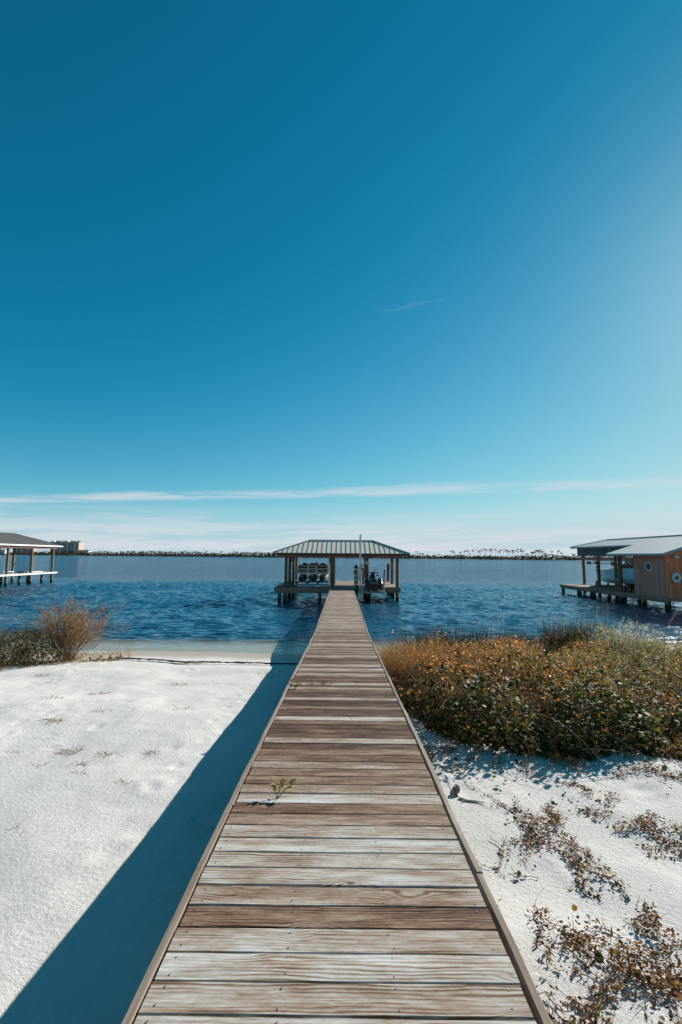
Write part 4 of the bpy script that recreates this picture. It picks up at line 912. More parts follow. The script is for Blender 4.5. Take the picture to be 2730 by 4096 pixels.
part(MB().bar(Vector((LX, YL + 0.02, LZ)) + dn * 0.5, Vector((EX, YL + 0.02, EZ)) + dn * 0.5, 0.03, 0.12), 'verge_trim', 'roof_trim_blue', rb)
# soffit boards closing the lower roof
part(MB().box(LX + 0.05, WX - 0.03, YN + 0.03, YL - 0.03, LZ - 0.05, LZ - 0.03), 'soffit', 'siding', rb)
# skirt boards under the upper eave
yb = 35.2
while yb < 43.9:
    w = 0.19 + 0.03 * prng.random()
    part(MB().box(22.60 - 0.012 * prng.random(), 22.63, yb, yb + w - 0.012, 3.47 + 0.03 * prng.random(), 4.27), 'skirt_board', 'skirt', rb); yb += w
xb = 22.66
while xb < 26.1:
    part(MB().box(xb, xb + 0.19, 43.88, 43.91, 3.50, 4.27), 'skirt_board', 'skirt', rb); xb += 0.205
# posts, piles, lift beams
for x, y in ((22.98, 43.7), (22.95, 41.1), (22.92, 38.5), (22.92, 35.6)):
    post(rb, x, y, -1.6, 4.3 if x > 22 else 3.5, 0.135)
post(rb, 20.98, 34.7, -1.5, 3.6, 0.15)
for x, y in ((26.0, 43.7), (26.0, 40.0), (26.0, 36.2)): post(rb, x, y, -1.6, 4.3, 0.13)
for x, y in ((21.1, 30.05), (21.15, 32.3), (22.6, 32.0), (22.5, 29.9), (24.6, 30.0), (26.8, 30.0), (21.2, 36.6), (22.6, 36.9), (21.1, 38.6), (21.1, 40.9), (22.5, 41.6), (20.95, 43.7), (22.6, 44.1)):
    post(rb, x, y, -1.6, RZ - 0.06, 0.14, 'pile', 0, 'pile')
deck_planks(rb, 20.80, 22.75, 29.4, 43.95, RZ, 'x', (0.42, 0.66))
part(MB().box(22.76, 27.7, 29.4, 32.9, RZ - 0.05, RZ), 'shed_floor', 'beam', rb)
part(MB().box(20.74, 20.79, 29.38, 43.95, RZ - 0.20, RZ - 0.004), 'deck_fascia', 'beam_y', rb); part(MB().box(20.80, 20.86, 29.5, 43.9, RZ - 0.34, RZ - 0.206), 'joist', 'beam_y', rb)
part(MB().box(22.76, 22.82, 33.0, 43.95, RZ - 0.24, RZ - 0.004), 'joist', 'beam_y', rb); part(MB().box(20.80, 22.76, 43.955, 44.0, RZ - 0.20, RZ - 0.004), 'deck_fascia', 'beam', rb)
part(MB().box(20.80, 27.7, 29.33, 29.375, RZ - 0.22, RZ - 0.004), 'deck_fascia', 'beam', rb)
part(MB().box(22.92, 23.0, 35.3, 44.2, 3.10, 3.36), 'lift_beam', 'beam_y', rb); part(MB().box(25.9, 26.0, 35.3, 44.2, 3.10, 3.36), 'lift_beam', 'beam_y', rb)
# hoist: hangers, drive shaft, cables, cradle
ho = thing('boat_hoist', 'overhead shaft hoist with hangers and cradle in the right boat slip', 'boat hoist', (23.1, 40.0, 0.7))
for y in (42.75, 41.75, 39.2, 37.0):
    hg = part(MB().bar((23.05, y, 3.36), (23.05, y + 0.06, 2.90), 0.05, 0.09, (1, 0, 0)), 'hanger', 'alu', ho); part(MB().tube([(22.98, y, 2.85), (23.14, y, 2.85)], 0.11, 12), 'pulley', 'black', hg, True)
part(MB().box(22.98, 23.16, 42.85, 43.15, 2.72, 2.98, 0.02), 'hoist_motor', 'black', ho)
part(MB().tube([(23.06, 42.9, 2.82), (23.06, 36.0, 2.82)], 0.03, 8), 'drive_shaft', 'black', ho, True)
for y in (41.75, 37.0): part(MB().tube([(23.1, y, 2.8), (23.1, y, 0.95)], 0.008, 5), 'cable', 'alu_dull', ho)
for y in (41.75, 37.0): part(MB().box(23.0, 25.8, y - 0.07, y + 0.07, 0.72, 0.90), 'cradle_beam', 'steel_rust', ho)
part(MB().box(23.0, 23.12, 36.8, 42.0, 0.74, 0.92), 'cradle_rail', 'steel_rust', ho)
for y, h in ((42.0, 0.32), (40.2, 0.22), (38.6, 0.22)): part(MB().box(23.15, 23.25, y - 0.08, y + 0.08, 0.92, 0.92 + h), 'cradle_block', 'steel_rust', ho)
eb = thing('electrical_boxes', 'dark electrical boxes strapped to the second post of the boat slip', 'electrical box', (22.95, 40.9, 2.0))
for z in (2.10, 2.42): part(MB().box(22.72, 22.86, 40.85, 41.12, z, z + 0.2, 0.01), 'switch_box', 'black', eb)
part(MB().box(22.80, 22.84, 40.95, 41.08, 1.95, 3.0), 'back_board', 'steel_rust', eb); part(MB().tube([(22.80, 41.0, 2.1), (22.78, 41.0, 1.6), (22.82, 40.98, 1.1), (22.80, 41.0, 0.82)], 0.014, 6), 'cable', 'black', eb, True)

# boat in the slip, bow out and slightly down
bt = thing('centre_console_boat', 'pale blue fishing boat hanging in the slip beside the brown shed', 'boat', (24.3, 36.0, 1.2))
def bring(y, hw, zk, zc, zsh, fl=0.0):
    xm = 24.45
    pts = []
    for sgn in (1,): pass
    return [(xm, y, zk), (xm - hw * 0.80, y, zc), (xm - hw * 0.86, y, zc + 0.05), (xm - hw * (1.0 - fl * 0.5), y, zc * 0.45 + zsh * 0.55), (xm - hw, y, zsh), (xm - hw + 0.07, y, zsh + 0.03), (xm, y, zsh + 0.03),
            (xm + hw - 0.07, y, zsh + 0.03), (xm + hw, y, zsh), (xm + hw * (1.0 - fl * 0.5), y, zc * 0.45 + zsh * 0.55), (xm + hw * 0.86, y, zc + 0.05), (xm + hw * 0.80, y, zc)]
st = [(34.6, 1.18, 1.35, 1.72, 2.52, 0), (36.0, 1.2, 1.28, 1.70, 2.50, 0), (38.0, 1.2, 1.18, 1.58, 2.44, 0.05), (40.0, 1.12, 1.08, 1.45, 2.33, 0.12), (41.3, 0.95, 1.04, 1.36, 2.24, 0.25), (42.4, 0.68, 1.04, 1.32, 2.12, 0.4), (43.2, 0.36, 1.14, 1.36, 1.98, 0.5), (43.75, 0.07, 1.50, 1.60, 1.86, 0.5)]
R_ = [bring(*s) for s in st]
hull = MB()
hull.loft([[r[i] for i in (2, 3, 4)] for r in R_], closed=False, cap=False); hull.loft([[r[i] for i in (8, 9, 10)] for r in R_], closed=False, cap=False)
hl_ = part(hull, 'hull_side', 'hull_blue', bt, True)
part(MB().loft([[r[i] for i in (10, 11, 0, 1, 2)] for r in R_], closed=False, cap=False), 'hull_bottom', 'hull_cream', bt, True)
part(MB().loft([[r[i] for i in (4, 5, 6, 7, 8)] for r in R_], closed=False, cap=False), 'deck', 'white', bt, True)
part(MB().add([R_[0][i] for i in range(12)], [tuple(range(12))]), 'transom', 'hull_blue', bt)
part(MB().tube([Vector(r[4]) + Vector((-0.01, 0, 0.0)) for r in R_], 0.028, 6), 'rub_rail', 'white', bt, True); part(MB().tube([Vector(r[2]) + Vector((-0.01, 0, 0.0)) for r in R_], 0.022, 6), 'boot_stripe', 'white', bt, True)
part(MB().box(24.0, 24.9, 37.6, 38.8, 2.44, 3.12, 0.08), 'console', 'beige', bt); part(MB().loft([[(x, y, z) for x, z in ((23.85, 2.46), (23.9, zt), (24.45, zt + 0.12), (25.0, zt), (25.05, 2.46))] for y, zt in ((36.9, 2.75), (37.4, 2.95), (38.6, 2.92), (39.6, 2.62))], closed=True), 'canvas_cover', 'canvas_brown', bt, True)
part(MB().box(23.95, 24.9, 40.3, 41.1, 2.36, 2.44, 0.02), 'bow_seat', 'beige', bt); part(MB().box(24.0, 24.6, 40.35, 40.9, 2.62, 2.84, 0.05), 'seat_back', 'canvas_brown', bt)
for y in (40.4, 40.85): part(MB().bar((24.1, y, 2.42), (24.1, y, 2.66), 0.03, 0.03, (1, 0, 0)), 'seat_bracket', 'alu', bt)
for x in (23.75, 25.15):
    for y, y2 in ((37.2, 37.5), (39.4, 38.9)): part(MB().tube([(x, y, 2.44), (x + (0.1 if x < 24 else -0.1), y2, 3.42)], 0.03, 8), 'top_leg', 'white', bt, True)
part(MB().box(23.7, 25.2, 36.9, 39.3, 3.42, 3.47, 0.02), 'hard_top', 'white', bt)
for y in (36.9, 40.0): part(MB().bar((23.242, y, 2.0), (23.242, y, 2.12), 0.015, 0.12, (1, 0, 0)), 'hull_fitting', 'white', bt)
# outboard engine
og = part(MB().box(24.2, 24.7, 34.0, 34.5, 2.2, 2.9, 0.08), 'outboard_engine', 'black', bt)

# life vests and rope hanging from the beam inside the slip
for i, (y, wv) in enumerate(((36.9, 0.30), (36.35, 0.34), (35.75, 0.30), (35.2, 0.32))):
    lv = thing('hanging_life_vest', ['tan life vest hanging nearest the slip post', 'tan life vest hanging second from the slip post', 'tan life vest hanging third from the slip post', 'tan life vest hanging closest to the shed wall'][i], 'life vest', (22.8, y, 2.75), 0, 'life vests hung along the slip beam')
    mb = MB()
    for s_y in (-1, 1):
        mb.prism([(22.80, y + s_y * 0.03, 3.30), (22.80, y + s_y * wv * 0.36, 3.38), (22.80, y + s_y * wv * 0.5, 2.92), (22.80, y + s_y * wv * 0.42, 2.78), (22.80, y + s_y * 0.03, 2.80)], (0.06, 0, 0))
    part(mb, 'front_panels', 'beige' if i % 2 else 'rope', lv); part(MB().box(22.795, 22.865, y - wv * 0.3, y + wv * 0.3, 2.94, 2.98), 'buckle_strap', 'canvas_brown', lv)
    part(MB().tube([(22.84, y - 0.06, 3.34), (22.90, y, 3.44), (22.84, y + 0.06, 3.34)], 0.012, 6), 'hanging_loop', 'rope', lv)

# kayak on a rack and hand cart beside the shed
ky = thing('kayak', 'grey blue kayak lying upside down on the rack beside the brown shed', 'kayak', (21.5, 34.5, 1.55))
kr = []
for y, w, h in ((33.0, 0.05, 0.05), (33.3, 0.22, 0.13), (34.0, 0.36, 0.18), (35.2, 0.34, 0.17), (35.8, 0.2, 0.11), (36.1, 0.04, 0.04)):
    kr.append([(21.45 + w * math.cos(t), y, 1.60 + (h if math.sin(t) > 0 else h * 0.35) * math.sin(t)) for t in np.linspace(0, 2 * math.pi, 13)[:-1]])
part(MB().loft(kr), 'hull', 'roof_trim_blue', ky, True); part(MB().tube([(21.81, 33.6, 1.60), (21.82, 34.5, 1.60), (21.79, 35.3, 1.60)], 0.012, 6), 'gunwale', 'black', ky)
rk = thing('kayak_rack', 'dark timber rack holding the upturned kayak beside the shed', 'rack', (21.5, 34.5, RZ))
for y in (33.4, 35.4):
    for x in (21.25, 21.75): part(MB().box(x - 0.035, x + 0.035, y - 0.035, y + 0.035, RZ, 1.50), 'leg', 'beam', rk)
    part(MB().box(21.05, 21.95, y - 0.04, y + 0.04, 1.50, 1.545), 'crossbar', 'beam', rk)
ca = thing('hand_cart', 'black two wheeled cart parked below the kayak rack', 'cart', (21.6, 34.5, RZ))
for y in (34.15, 34.85):
    wh = part(MB().tube([(21.30, y, RZ + 0.17), (21.38, y, RZ + 0.17)], 0.17, 16), 'wheel', 'rubber', ca, True); part(MB().tube([(21.285, y, RZ + 0.17), (21.30, y, RZ + 0.17)], 0.07, 10), 'rim', 'alu_dull', wh, True)
part(MB().box(21.38, 21.75, 34.2, 34.8, RZ + 0.25, RZ + 0.62, 0.04), 'tub', 'black', ca); part(MB().tube([(21.4, 34.75, RZ + 0.5), (21.4, 35.05, RZ + 0.66), (21.7, 35.05, RZ + 0.66), (21.7, 34.75, RZ + 0.5)], 0.018, 6), 'handle', 'alu_dull', ca)

# life ring with rope
lr = thing('life_ring', 'white life ring hanging by a rope on the front of the shed', 'life ring', (21.36, WY0 - 0.06, 2.09))
rg = MB(); rings = []
for k in range(29):
    a = 2 * math.pi * k / 28
    rings.append([(21.36 + (0.225 + 0.085 * math.cos(t)) * math.cos(a), WY0 - 0.085 + 0.055 * math.sin(t), 2.09 + (0.225 + 0.085 * math.cos(t)) * math.sin(a)) for t in np.linspace(0, 2 * math.pi, 11)[:-1]])
part(rg.loft(rings, cap=False), 'ring', 'ring', lr, True)
part(MB().tube([(21.13, WY0 - 0.06, 2.30), (21.33, WY0 - 0.04, 2.74), (21.55, WY0 - 0.06, 2.30)], 0.013, 6), 'hanging_rope', 'rope', lr, True)
lp = [(21.36 + 0.325 * math.cos(a), WY0 - 0.10 - (0.03 if k % 4 else 0), 2.09 + 0.325 * math.sin(a)) for k, a in enumerate(np.linspace(0, 2 * math.pi, 25))]
part(MB().tube(lp, 0.009, 5), 'grab_line', 'rope', lr, True)

# =================================================================== LEFT BOATHOUSE
lb = thing('boathouse', 'boathouse with taupe roof and white fascia cut by the left edge', 'boathouse', (-36.6, 47.0, 0.0))
lx1 = -33.25; hw_ = 3.5; lx0 = lx1 - 2 * hw_; ly1 = 54.2; ly0 = 38.5; lze = 4.23; lzr = 5.50
def lplane(P, Q, T0, T1, pw):
    P, Q, T0, T1 = map(Vector, (P, Q, T0, T1)); eu = (Q - P).normalized(); L = (Q - P).length; nrm = eu.cross(T0 - P).normalized()
    if nrm.z < 0: nrm = -nrm
    ev = nrm.cross(eu).normalized()
    if ev.z < 0: ev = -ev
    u0, v0 = (T0 - P).dot(eu), (T0 - P).dot(ev); u1, v1 = (T1 - P).dot(eu), (T1 - P).dot(ev)
    def top(u):
        if u <= u0: return v0 * u / u0
        if u >= u1: return v1 * (L - u) / (L - u1)
        return v0 + (v1 - v0) * (u - u0) / max(1e-6, u1 - u0)
    face_panels(lb, P, eu, ev, nrm, L, top, pw, 'roof_taupe', rib_w=0.03, rib_h=0.02)
Ra, Rb = ((lx0 + lx1) / 2, ly0 + hw_, lzr), ((lx0 + lx1) / 2, ly1 - hw_, lzr)
lplane((lx1, ly0, lze), (lx1, ly1, lze), Ra, Rb, 0.3); lplane((lx1, ly1, lze), (lx0, ly1, lze), Rb, (Rb[0] - 1e-4, Rb[1], Rb[2]), 0.4)
lplane((lx0, ly1, lze), (lx0, ly0, lze), Rb, Ra, 0.4); lplane((lx0, ly0, lze), (lx1, ly0, lze), Ra, (Ra[0] + 1e-4, Ra[1], Ra[2]), 0.4)
part(MB().box(lx1 - 0.04, lx1 + 0.01, ly0, ly1, lze - 0.15, lze - 0.003), 'fascia', 'white', lb); part(MB().box(lx0, lx1 - 0.05, ly1 - 0.04, ly1 + 0.01, lze - 0.15, lze - 0.003), 'fascia', 'white', lb)
part(MB().box(lx0 - 0.01, lx0 + 0.04, ly0, ly1 - 0.05, lze - 0.15, lze - 0.003), 'fascia', 'white', lb); part(MB().box(lx0 + 0.05, lx1 - 0.05, ly0, ly0 + 0.05, lze - 0.15, lze - 0.003), 'fascia', 'white', lb)
part(MB().bar((lx1, ly1, lze + 0.03), (Rb[0], Rb[1], lzr + 0.03), 0.14, 0.03), 'hip_cap', 'roof_edge_rib_shade', lb); part(MB().bar((Ra[0], Ra[1], lzr + 0.03), (Rb[0], Rb[1], lzr + 0.03), 0.2, 0.03), 'ridge_cap', 'roof_edge_rib_shade', lb)
part(MB().box(-33.62, -33.50, 39.0, 53.6, 3.86, 4.08), 'header_beam', 'beam_y', lb); part(MB().box(-39.9, -39.78, 39.0, 53.6, 3.86, 4.08), 'header_beam', 'beam_y', lb); part(MB().box(-39.9, -33.65, 53.5, 53.6, 3.86, 4.08), 'header_beam', 'beam', lb)
for x, y in ((-33.56, 42.0), (-33.56, 45.75), (-33.56, 49.3), (-33.56, 52.9), (-39.84, 42.0), (-39.84, 45.75), (-39.84, 52.9), (-38.1, 52.9)):
    post(lb, x, y, -1.5, 3.87, 0.135, 'pile_pale')
for x, y in ((-34.0, 43.5), (-34.1, 48.4), (-34.1, 52.0), (-35.0, 47.0), (-35.0, 51.0)): post(lb, x, y, -1.5, 1.0, 0.135, 'pile_pale', 0, 'pile')
deck_planks(lb, -35.2, -33.42, 39.0, 53.6, 1.19, 'x', (0.82, 1.0))
part(MB().box(-33.41, -33.36, 39.0, 53.65, 1.02, 1.19), 'deck_fascia', 'paint_wood', lb); part(MB().box(-35.2, -33.42, 53.61, 53.65, 1.02, 1.19), 'deck_fascia', 'paint_wood', lb)
for y in (45.9, 48.6, 52.2): part(MB().box(-35.2, -33.5, y - 0.05, y + 0.05, 0.93, 1.09), 'joist', 'beam', lb)
part(MB().bar((-38.0, 52.72, 2.05), (-37.7, 52.66, 2.02), 0.12, 0.10), 'post_bracket', 'black', lb)
for i, (y0_, y1_, z0_) in enumerate(((49.6, 52.2, 1.21), (49.8, 51.9, 1.27))):
    tag(MB().box(-34.35, -34.05, y0_, y1_, z0_, z0_ + 0.05).build('stacked_board', 'paint_wood'), ['lower white board lying on the left boathouse deck', 'upper white board lying on the left boathouse deck'][i], 'board', 'loose boards on the left deck')
dbx = thing('dock_box', 'small dark box on the bleached deck of the left boathouse', 'box', (-34.2, 48.7, 1.21))
part(MB().box(-34.4, -34.05, 48.5, 48.95, 1.21, 1.37, 0.02), 'box_body', 'seat_cover', dbx); part(MB().box(-34.42, -34.03, 48.48, 48.97, 1.371, 1.40, 0.01), 'lid', 'black', dbx)
sb_ = thing('sawhorse', 'low bleached timber trestle on the deck of the left boathouse', 'trestle', (-34.2, 46.9, 1.21))
part(MB().bar((-34.2, 46.2, 1.42), (-34.2, 47.6, 1.42), 0.09, 0.06), 'top_rail', 'paint_wood', sb_)
for y in (46.35, 47.45):
    for s_ in (-1, 1): part(MB().bar((-34.2 + s_ * 0.16, y, 1.21), (-34.2 + s_ * 0.02, y, 1.40), 0.05, 0.05, (0, 1, 0)), 'leg', 'paint_wood', sb_)

# =================================================================== FAR SHORE: scrub, pines, buildings, buoy
frng = np.random.default_rng(31)
nx_ = 20000; fx = frng.uniform(-760, 640, nx_); dep = frng.random(nx_) ** 1.5 * 40 + 4
hh = (4.2 + 5.0 * np.clip(VA(fx * 0.035, 1.0) + 0.35, 0, 1) + 1.8 * np.clip(VB(fx * 0.12, 2.0), 0, 1) * 2) * np.clip((dep + 4) / 18, 0.3, 1.0)
hh = np.where(fx > 130, hh * 0.8, hh)
fp = np.stack([fx, shore_y(fx) + dep, 0.6 + hh * frng.random(nx_) ** 1.15], -1)
scr = leaves('far_scrub', 'far_green', None, fp, (1.4, 3.6), 1.0, LEAF_OVAL, frng); scr['kind'] = 'stuff'; scr['label'] = 'low brown scrub along the far shore'; scr['category'] = 'scrub'

def pine(u, slope, flat=1.0, seed=0, dep=14.0, hgt=None, crown_w=None):
    """far pine standing `dep` metres behind the waterline at bearing u = x / y; slope = height / distance"""
    r = np.random.default_rng(seed); y = 650.0
    for _ in range(6): y = float(shore_y(u * y)) + dep
    x = u * y; H = slope * y + 0.4
    t = thing('pine_tree', '', 'tree', (x, y, 0.8))
    lean = r.normal(0, 0.03, 2)
    tp = [Vector((lean[0] * z * 1.0 + r.normal(0, 0.08), lean[1] * z, z)) for z in np.linspace(0, H, 5)]
    tp[0] = Vector((0, 0, 0)); mb = MB().tube(tp, [0.24, 0.21, 0.18, 0.14, 0.06], 6)
    W_ = crown_w or (0.13 + 0.10 * r.random()) * H + 0.6
    P = []
    nb = 5 + int(4 * r.random())
    for b in range(nb):
        z = H * (1 - 0.26 * r.random() ** 1.4 * (1.6 if flat < 0.6 else 1.0)); a = r.random() * 6.283; rr = W_ * (0.25 + 0.75 * r.random())
        c = Vector((math.cos(a) * rr + lean[0] * z, math.sin(a) * rr + lean[1] * z, z))
        mb.tube([Vector((lean[0] * z, lean[1] * z, z - 0.5)), c], [0.07, 0.03], 4)
        m_ = 26; q = r.normal(size=(m_, 3)); q /= np.linalg.norm(q, axis=1, keepdims=True)
        P.append(np.array(c) + q * (np.array([0.9, 0.9, 0.32]) * (0.5 + 0.5 * r.random((m_, 1))) * W_ * 0.52))
    mb.build('trunk', 'bark', t)
    leaves('crown', 'pine_leaf', t, np.concatenate(P), (0.45, 1.0), 0.9, LEAF_OVAL, r)
    return t
PINES_RIGHT = [(0.1643,0.01415),(0.1699,0.01055),(0.1761,0.0106),(0.2386,0.01644),(0.243,0.01502),(0.2582,0.01489),(0.2663,0.01739),(0.2732,0.01938),(0.2864,0.01949),(0.2967,0.01666),(0.3019,0.0201),(0.3114,0.02212),(0.3141,0.02189),(0.322,0.02244),(0.3257,0.02053),(0.3337,0.02156),(0.3416,0.0175),(0.3448,0.02044),(0.3526,0.02171),(0.3612,0.01935),(0.3649,0.01841),(0.371,0.01943),(0.3742,0.01848),(0.3825,0.02098),(0.3919,0.02227),(0.3943,0.01961),(0.4004,0.01238),(0.4053,0.0112),(0.4127,0.0149),(0.4164,0.01615),(0.4225,0.01765),(0.4262,0.02035),(0.4299,0.02062),(0.4323,0.01992),(0.4372,0.01777),(0.4429,0.01393),(0.4568,0.01914),(0.4703,0.02022),(0.4801,0.01495),(0.1859,0.00776),(0.1994,0.00787),(0.2043,0.00718),(0.2116,0.00918),(0.2791,0.01093),(0.5034,0.01149),(0.5071,0.01079)]   # (bearing as x/y, height/distance)
for i, (u_, v_) in enumerate(PINES_RIGHT):
    t = pine(u_, v_, 1.0, 100 + i, 10 + 12 * random.random())
    t['label'] = 'thin bare-trunked pine with flat crown on the far shore right of the pier'; t['group'] = 'pines on the far shore, right of the pier'
for i, (u_, v_, w_) in enumerate([(-0.5581,0.01119,0),(-0.5219,0.00938,0),(-0.5077,0.00797,3),(-0.484,0.00915,3),(-0.4667,0.00715,3),(-0.4389,0.00962,3),(-0.4289,0.00816,3),(-0.4115,0.00647,3),(-0.3768,0.00995,3),(-0.3658,0.00726,3),(-0.35,0.00742,4),(-0.3406,0.00908,0),(-0.3216,0.01053,4),(-0.3153,0.00872,3),(-0.298,0.01077,0),(-0.2807,0.00814,3),(-0.2649,0.01112,3),(-0.246,0.00944,4),(-0.2381,0.01108,4),(-0.2302,0.01023,4),(-0.2144,0.00852,3),(-0.2018,0.00896,3),(-0.1813,0.01074,4),(-0.1703,0.00898,3)]):
    t = pine(u_, v_, 0.4 if w_ else 1.0, 300 + i, 8 + 8 * random.random(), crown_w=w_ * 0.8 or None)
    t['label'] = 'bushy dark pine on the far shore left of the pier boathouse'; t['group'] = 'pines on the far shore, left of the pier'

def condo(x0, x1, y, ztop, label, bays, floors, zb=2.5):
    t = thing('apartment_tower', label, 'building', ((x0 + x1) / 2, y, zb))
    part(MB().box(x0, x1, y, y + 18, zb, ztop), 'wall', 'condo_wall', t)
    bw = (x1 - x0) / bays; fh = (ztop - zb) / floors
    rf = part(MB().prism([(x0 - 1, y - 1.2, ztop), (x1 + 1, y - 1.2, ztop), (x1 + 1, y + 9, ztop + 3.4), (x0 - 1, y + 9, ztop + 3.4)], (0, 0, 0.5)), 'roof', 'condo_roof', t)
    for b in range(bays):
        xa = x0 + b * bw
        if b % 2 == 0:
            part(MB().box(xa + bw * 0.72, xa + bw * 1.08, y - 1.6, y - 0.02, zb, ztop + 0.8), 'pier_column', 'condo_white', t)
            part(MB().prism([(xa + bw * 0.55, y - 1.8, ztop + 0.8), (xa + bw * 1.25, y - 1.8, ztop + 0.8), (xa + bw * 0.9, y - 1.8, ztop + 3.4)], (0, 6, 0)), 'dormer', 'condo_white' if b % 4 == 0 else 'condo_roof', rf)
        for f in range(floors):
            z = zb + f * fh
            w_ = part(MB().box(xa + bw * 0.12, xa + bw * 0.66, y - 0.12, y - 0.02, z + fh * 0.12, z + fh * 0.78), 'window', 'condo_dark', t)
            part(MB().box(xa + bw * 0.08, xa + bw * 0.70, y - 1.3, y - 0.13, z - 0.1, z + fh * 0.26), 'balcony', 'condo_white' if (b + f) % 3 else 'condo_wall', t)
    return t
condo(-615.4, -555.8, 960, 27.0, 'long apartment building with gabled white bays on the far left shore', 8, 8)
condo(-828.2, -785.2, 1150, 34.0, 'apartment building glimpsed between the left boathouse posts', 6, 9)
for i, (x_, y_, w_, h_) in enumerate(((-647.7, 860, 22, 5.5), (-514.7, 900, 26, 6.5))):
    t = thing('beach_house', ['low pale house on the far shore at the left edge', 'low pale house on the far shore right of the apartment building'][i], 'house', (x_, y_, 2.4))
    part(MB().box(x_ - w_ / 2, x_ + w_ / 2, y_, y_ + 12, 2.4, 2.4 + h_), 'wall', 'condo_white', t)
    part(MB().prism([(x_ - w_ / 2 - 1, y_ - 1, 2.4 + h_), (x_ + w_ / 2 + 1, y_ - 1, 2.4 + h_), (x_ + w_ * 0.3, y_ + 6, 4.6 + h_), (x_ - w_ * 0.3, y_ + 6, 4.6 + h_)], (0, 0, 0.3)), 'roof', 'condo_roof', t)
    for k_ in range(4): part(MB().box(x_ - w_ * 0.4 + k_ * w_ * 0.22, x_ - w_ * 0.4 + k_ * w_ * 0.22 + 2.2, y_ - 0.1, y_ - 0.01, 4.0, 6.2), 'window', 'far_pane', t)
by = thing('marker_buoy', 'tiny white marker buoy floating on the far left water', 'buoy', (-235.0, 460.0, 0.0))
part(MB().ball((-235, 460, 0.25), (0.45, 0.45, 0.5), 10, 6), 'float', 'white', by, True); part(MB().tube([(-235, 460, 0.6), (-235, 460, 1.2)], 0.06, 6), 'mast', 'white', by)

# =================================================================== NEAR VEGETATION (right of the pier)
vr = np.random.default_rng(909)
NBX = np.array([0.80, 1.0, 1.3, 1.75, 2.2, 3.0, 4.0, 4.8, 6.5, 9.0, 14.0, 20.0]); NBY = np.array([8.9, 8.1, 7.25, 6.35, 5.95, 5.85, 6.05, 6.35, 6.8, 7.2, 8.0, 8.5])
FBX = np.array([0.9, 1.3, 2.0, 4.0, 8.0, 14.0, 20.0]); FBY = np.array([11.6, 13.2, 14.0, 14.5, 14.8, 15.0, 15.0])
def near_y(x): return np.interp(x, NBX, NBY) + 0.75 * VB(np.asarray(x) * 0.9, 0.3) + 0.45 * VC(np.asarray(x) * 2.7, 0.7)
def far_y(x): return np.interp(x, FBX, FBY)
_br = np.random.default_rng(515); BUSH = []
while len(BUSH) < 95:
    bx_ = _br.uniform(0.9, 11.5); by_ = _br.uniform(6.0, 14.6)
    if by_ < float(near_y(bx_)) + 0.15 or by_ > float(far_y(bx_)): continue
    r_b = 0.42 + 0.62 * _br.random() ** 1.5
    BUSH.append((bx_, by_, r_b, (0.44 + 0.66 * _br.random()) * (1.0 if by_ > 8 else 0.85) * min(1.0, 0.55 + r_b * 0.6)))
def thick_h(x, y):
    x = np.asarray(x, float); y = np.asarray(y, float); h = np.full(np.shape(x), 0.04)
    wx = x + 0.16 * VB(x * 3.1, y * 3.1); wy = y + 0.16 * VC(x * 3.1, y * 3.1)
    for bx_, by_, r_b, H_ in BUSH:
        q = 1 - ((wx - bx_) ** 2 + (wy - by_) ** 2) / (r_b * r_b)
        h = np.maximum(h, H_ * np.sqrt(np.clip(q, 0, 1)))
    s3 = np.clip((x - 0.80) / 0.45, 0.25, 1); d = np.clip((y - near_y(x)) / 0.45, 0.25, 1)
    return s3 * d * (h + 0.10 * VB(x * 4.5, y * 4.5) + 0.05)
def in_thicket(x, y): return (x > 0.92) & (y > near_y(x)) & (y < far_y(x))
def sample_thicket(n, rng, xr=(0.9, 11.0), yr=(6.0, 15.0), keep=None):
    x = rng.uniform(*xr, n * 6); y = rng.uniform(*yr, n * 6)
    # denser near the viewer's side where pieces are larger in view
    m = in_thicket(x, y)
    if keep is not None: m &= keep(x, y)
    x, y = x[m][:n], y[m][:n]
    return x, y
def upz(x, y, rng, lo=0.15, p=0.55):
    t = lo + (1 - lo) * rng.random(len(x)) ** p
    return sand_z(x, y) + thick_h(x, y) * t, t

def grass_zone(x, y): return (x < 2.15 + 0.5 * VA(y * 1.5, 2.0)) & (y > 8.9)
# vine cover: broad leaves on the shaded near face and creeping over the top
def vine_keep(x, y): return (vr.random(len(x)) < np.clip(1.35 - (y - near_y(x)) / 1.7 + 0.8 * VA(x * 1.1 + 4, y * 1.1), 0.03, 1) * np.clip(0.15 + (x - 1.0) / 1.0, 0.12, 1) * np.where(grass_zone(x, y), 0.1, 1))
x, y = sample_thicket(25000, vr, keep=vine_keep); z, t_ = upz(x, y, vr, 0.03, 0.95)
vine = leaves('vine_ground_cover', 'leaf_vine', None, np.stack([x, y, z], -1), (0.025, 0.075), 1.0, LEAF_ROUND, vr, kind='stuff')
vine['label'] = 'broad green vine leaves tumbling over the near side of the thicket'; vine['category'] = 'vine'
# dry shrub mass
def dry_keep(x, y): return (vr.random(len(x)) < np.clip((y - near_y(x)) / 1.5 - 0.15 + 0.9 * VC(x * 0.8, y * 0.8), 0.05, 1)) & (~grass_zone(x, y) | (vr.random(len(x)) < 0.12))
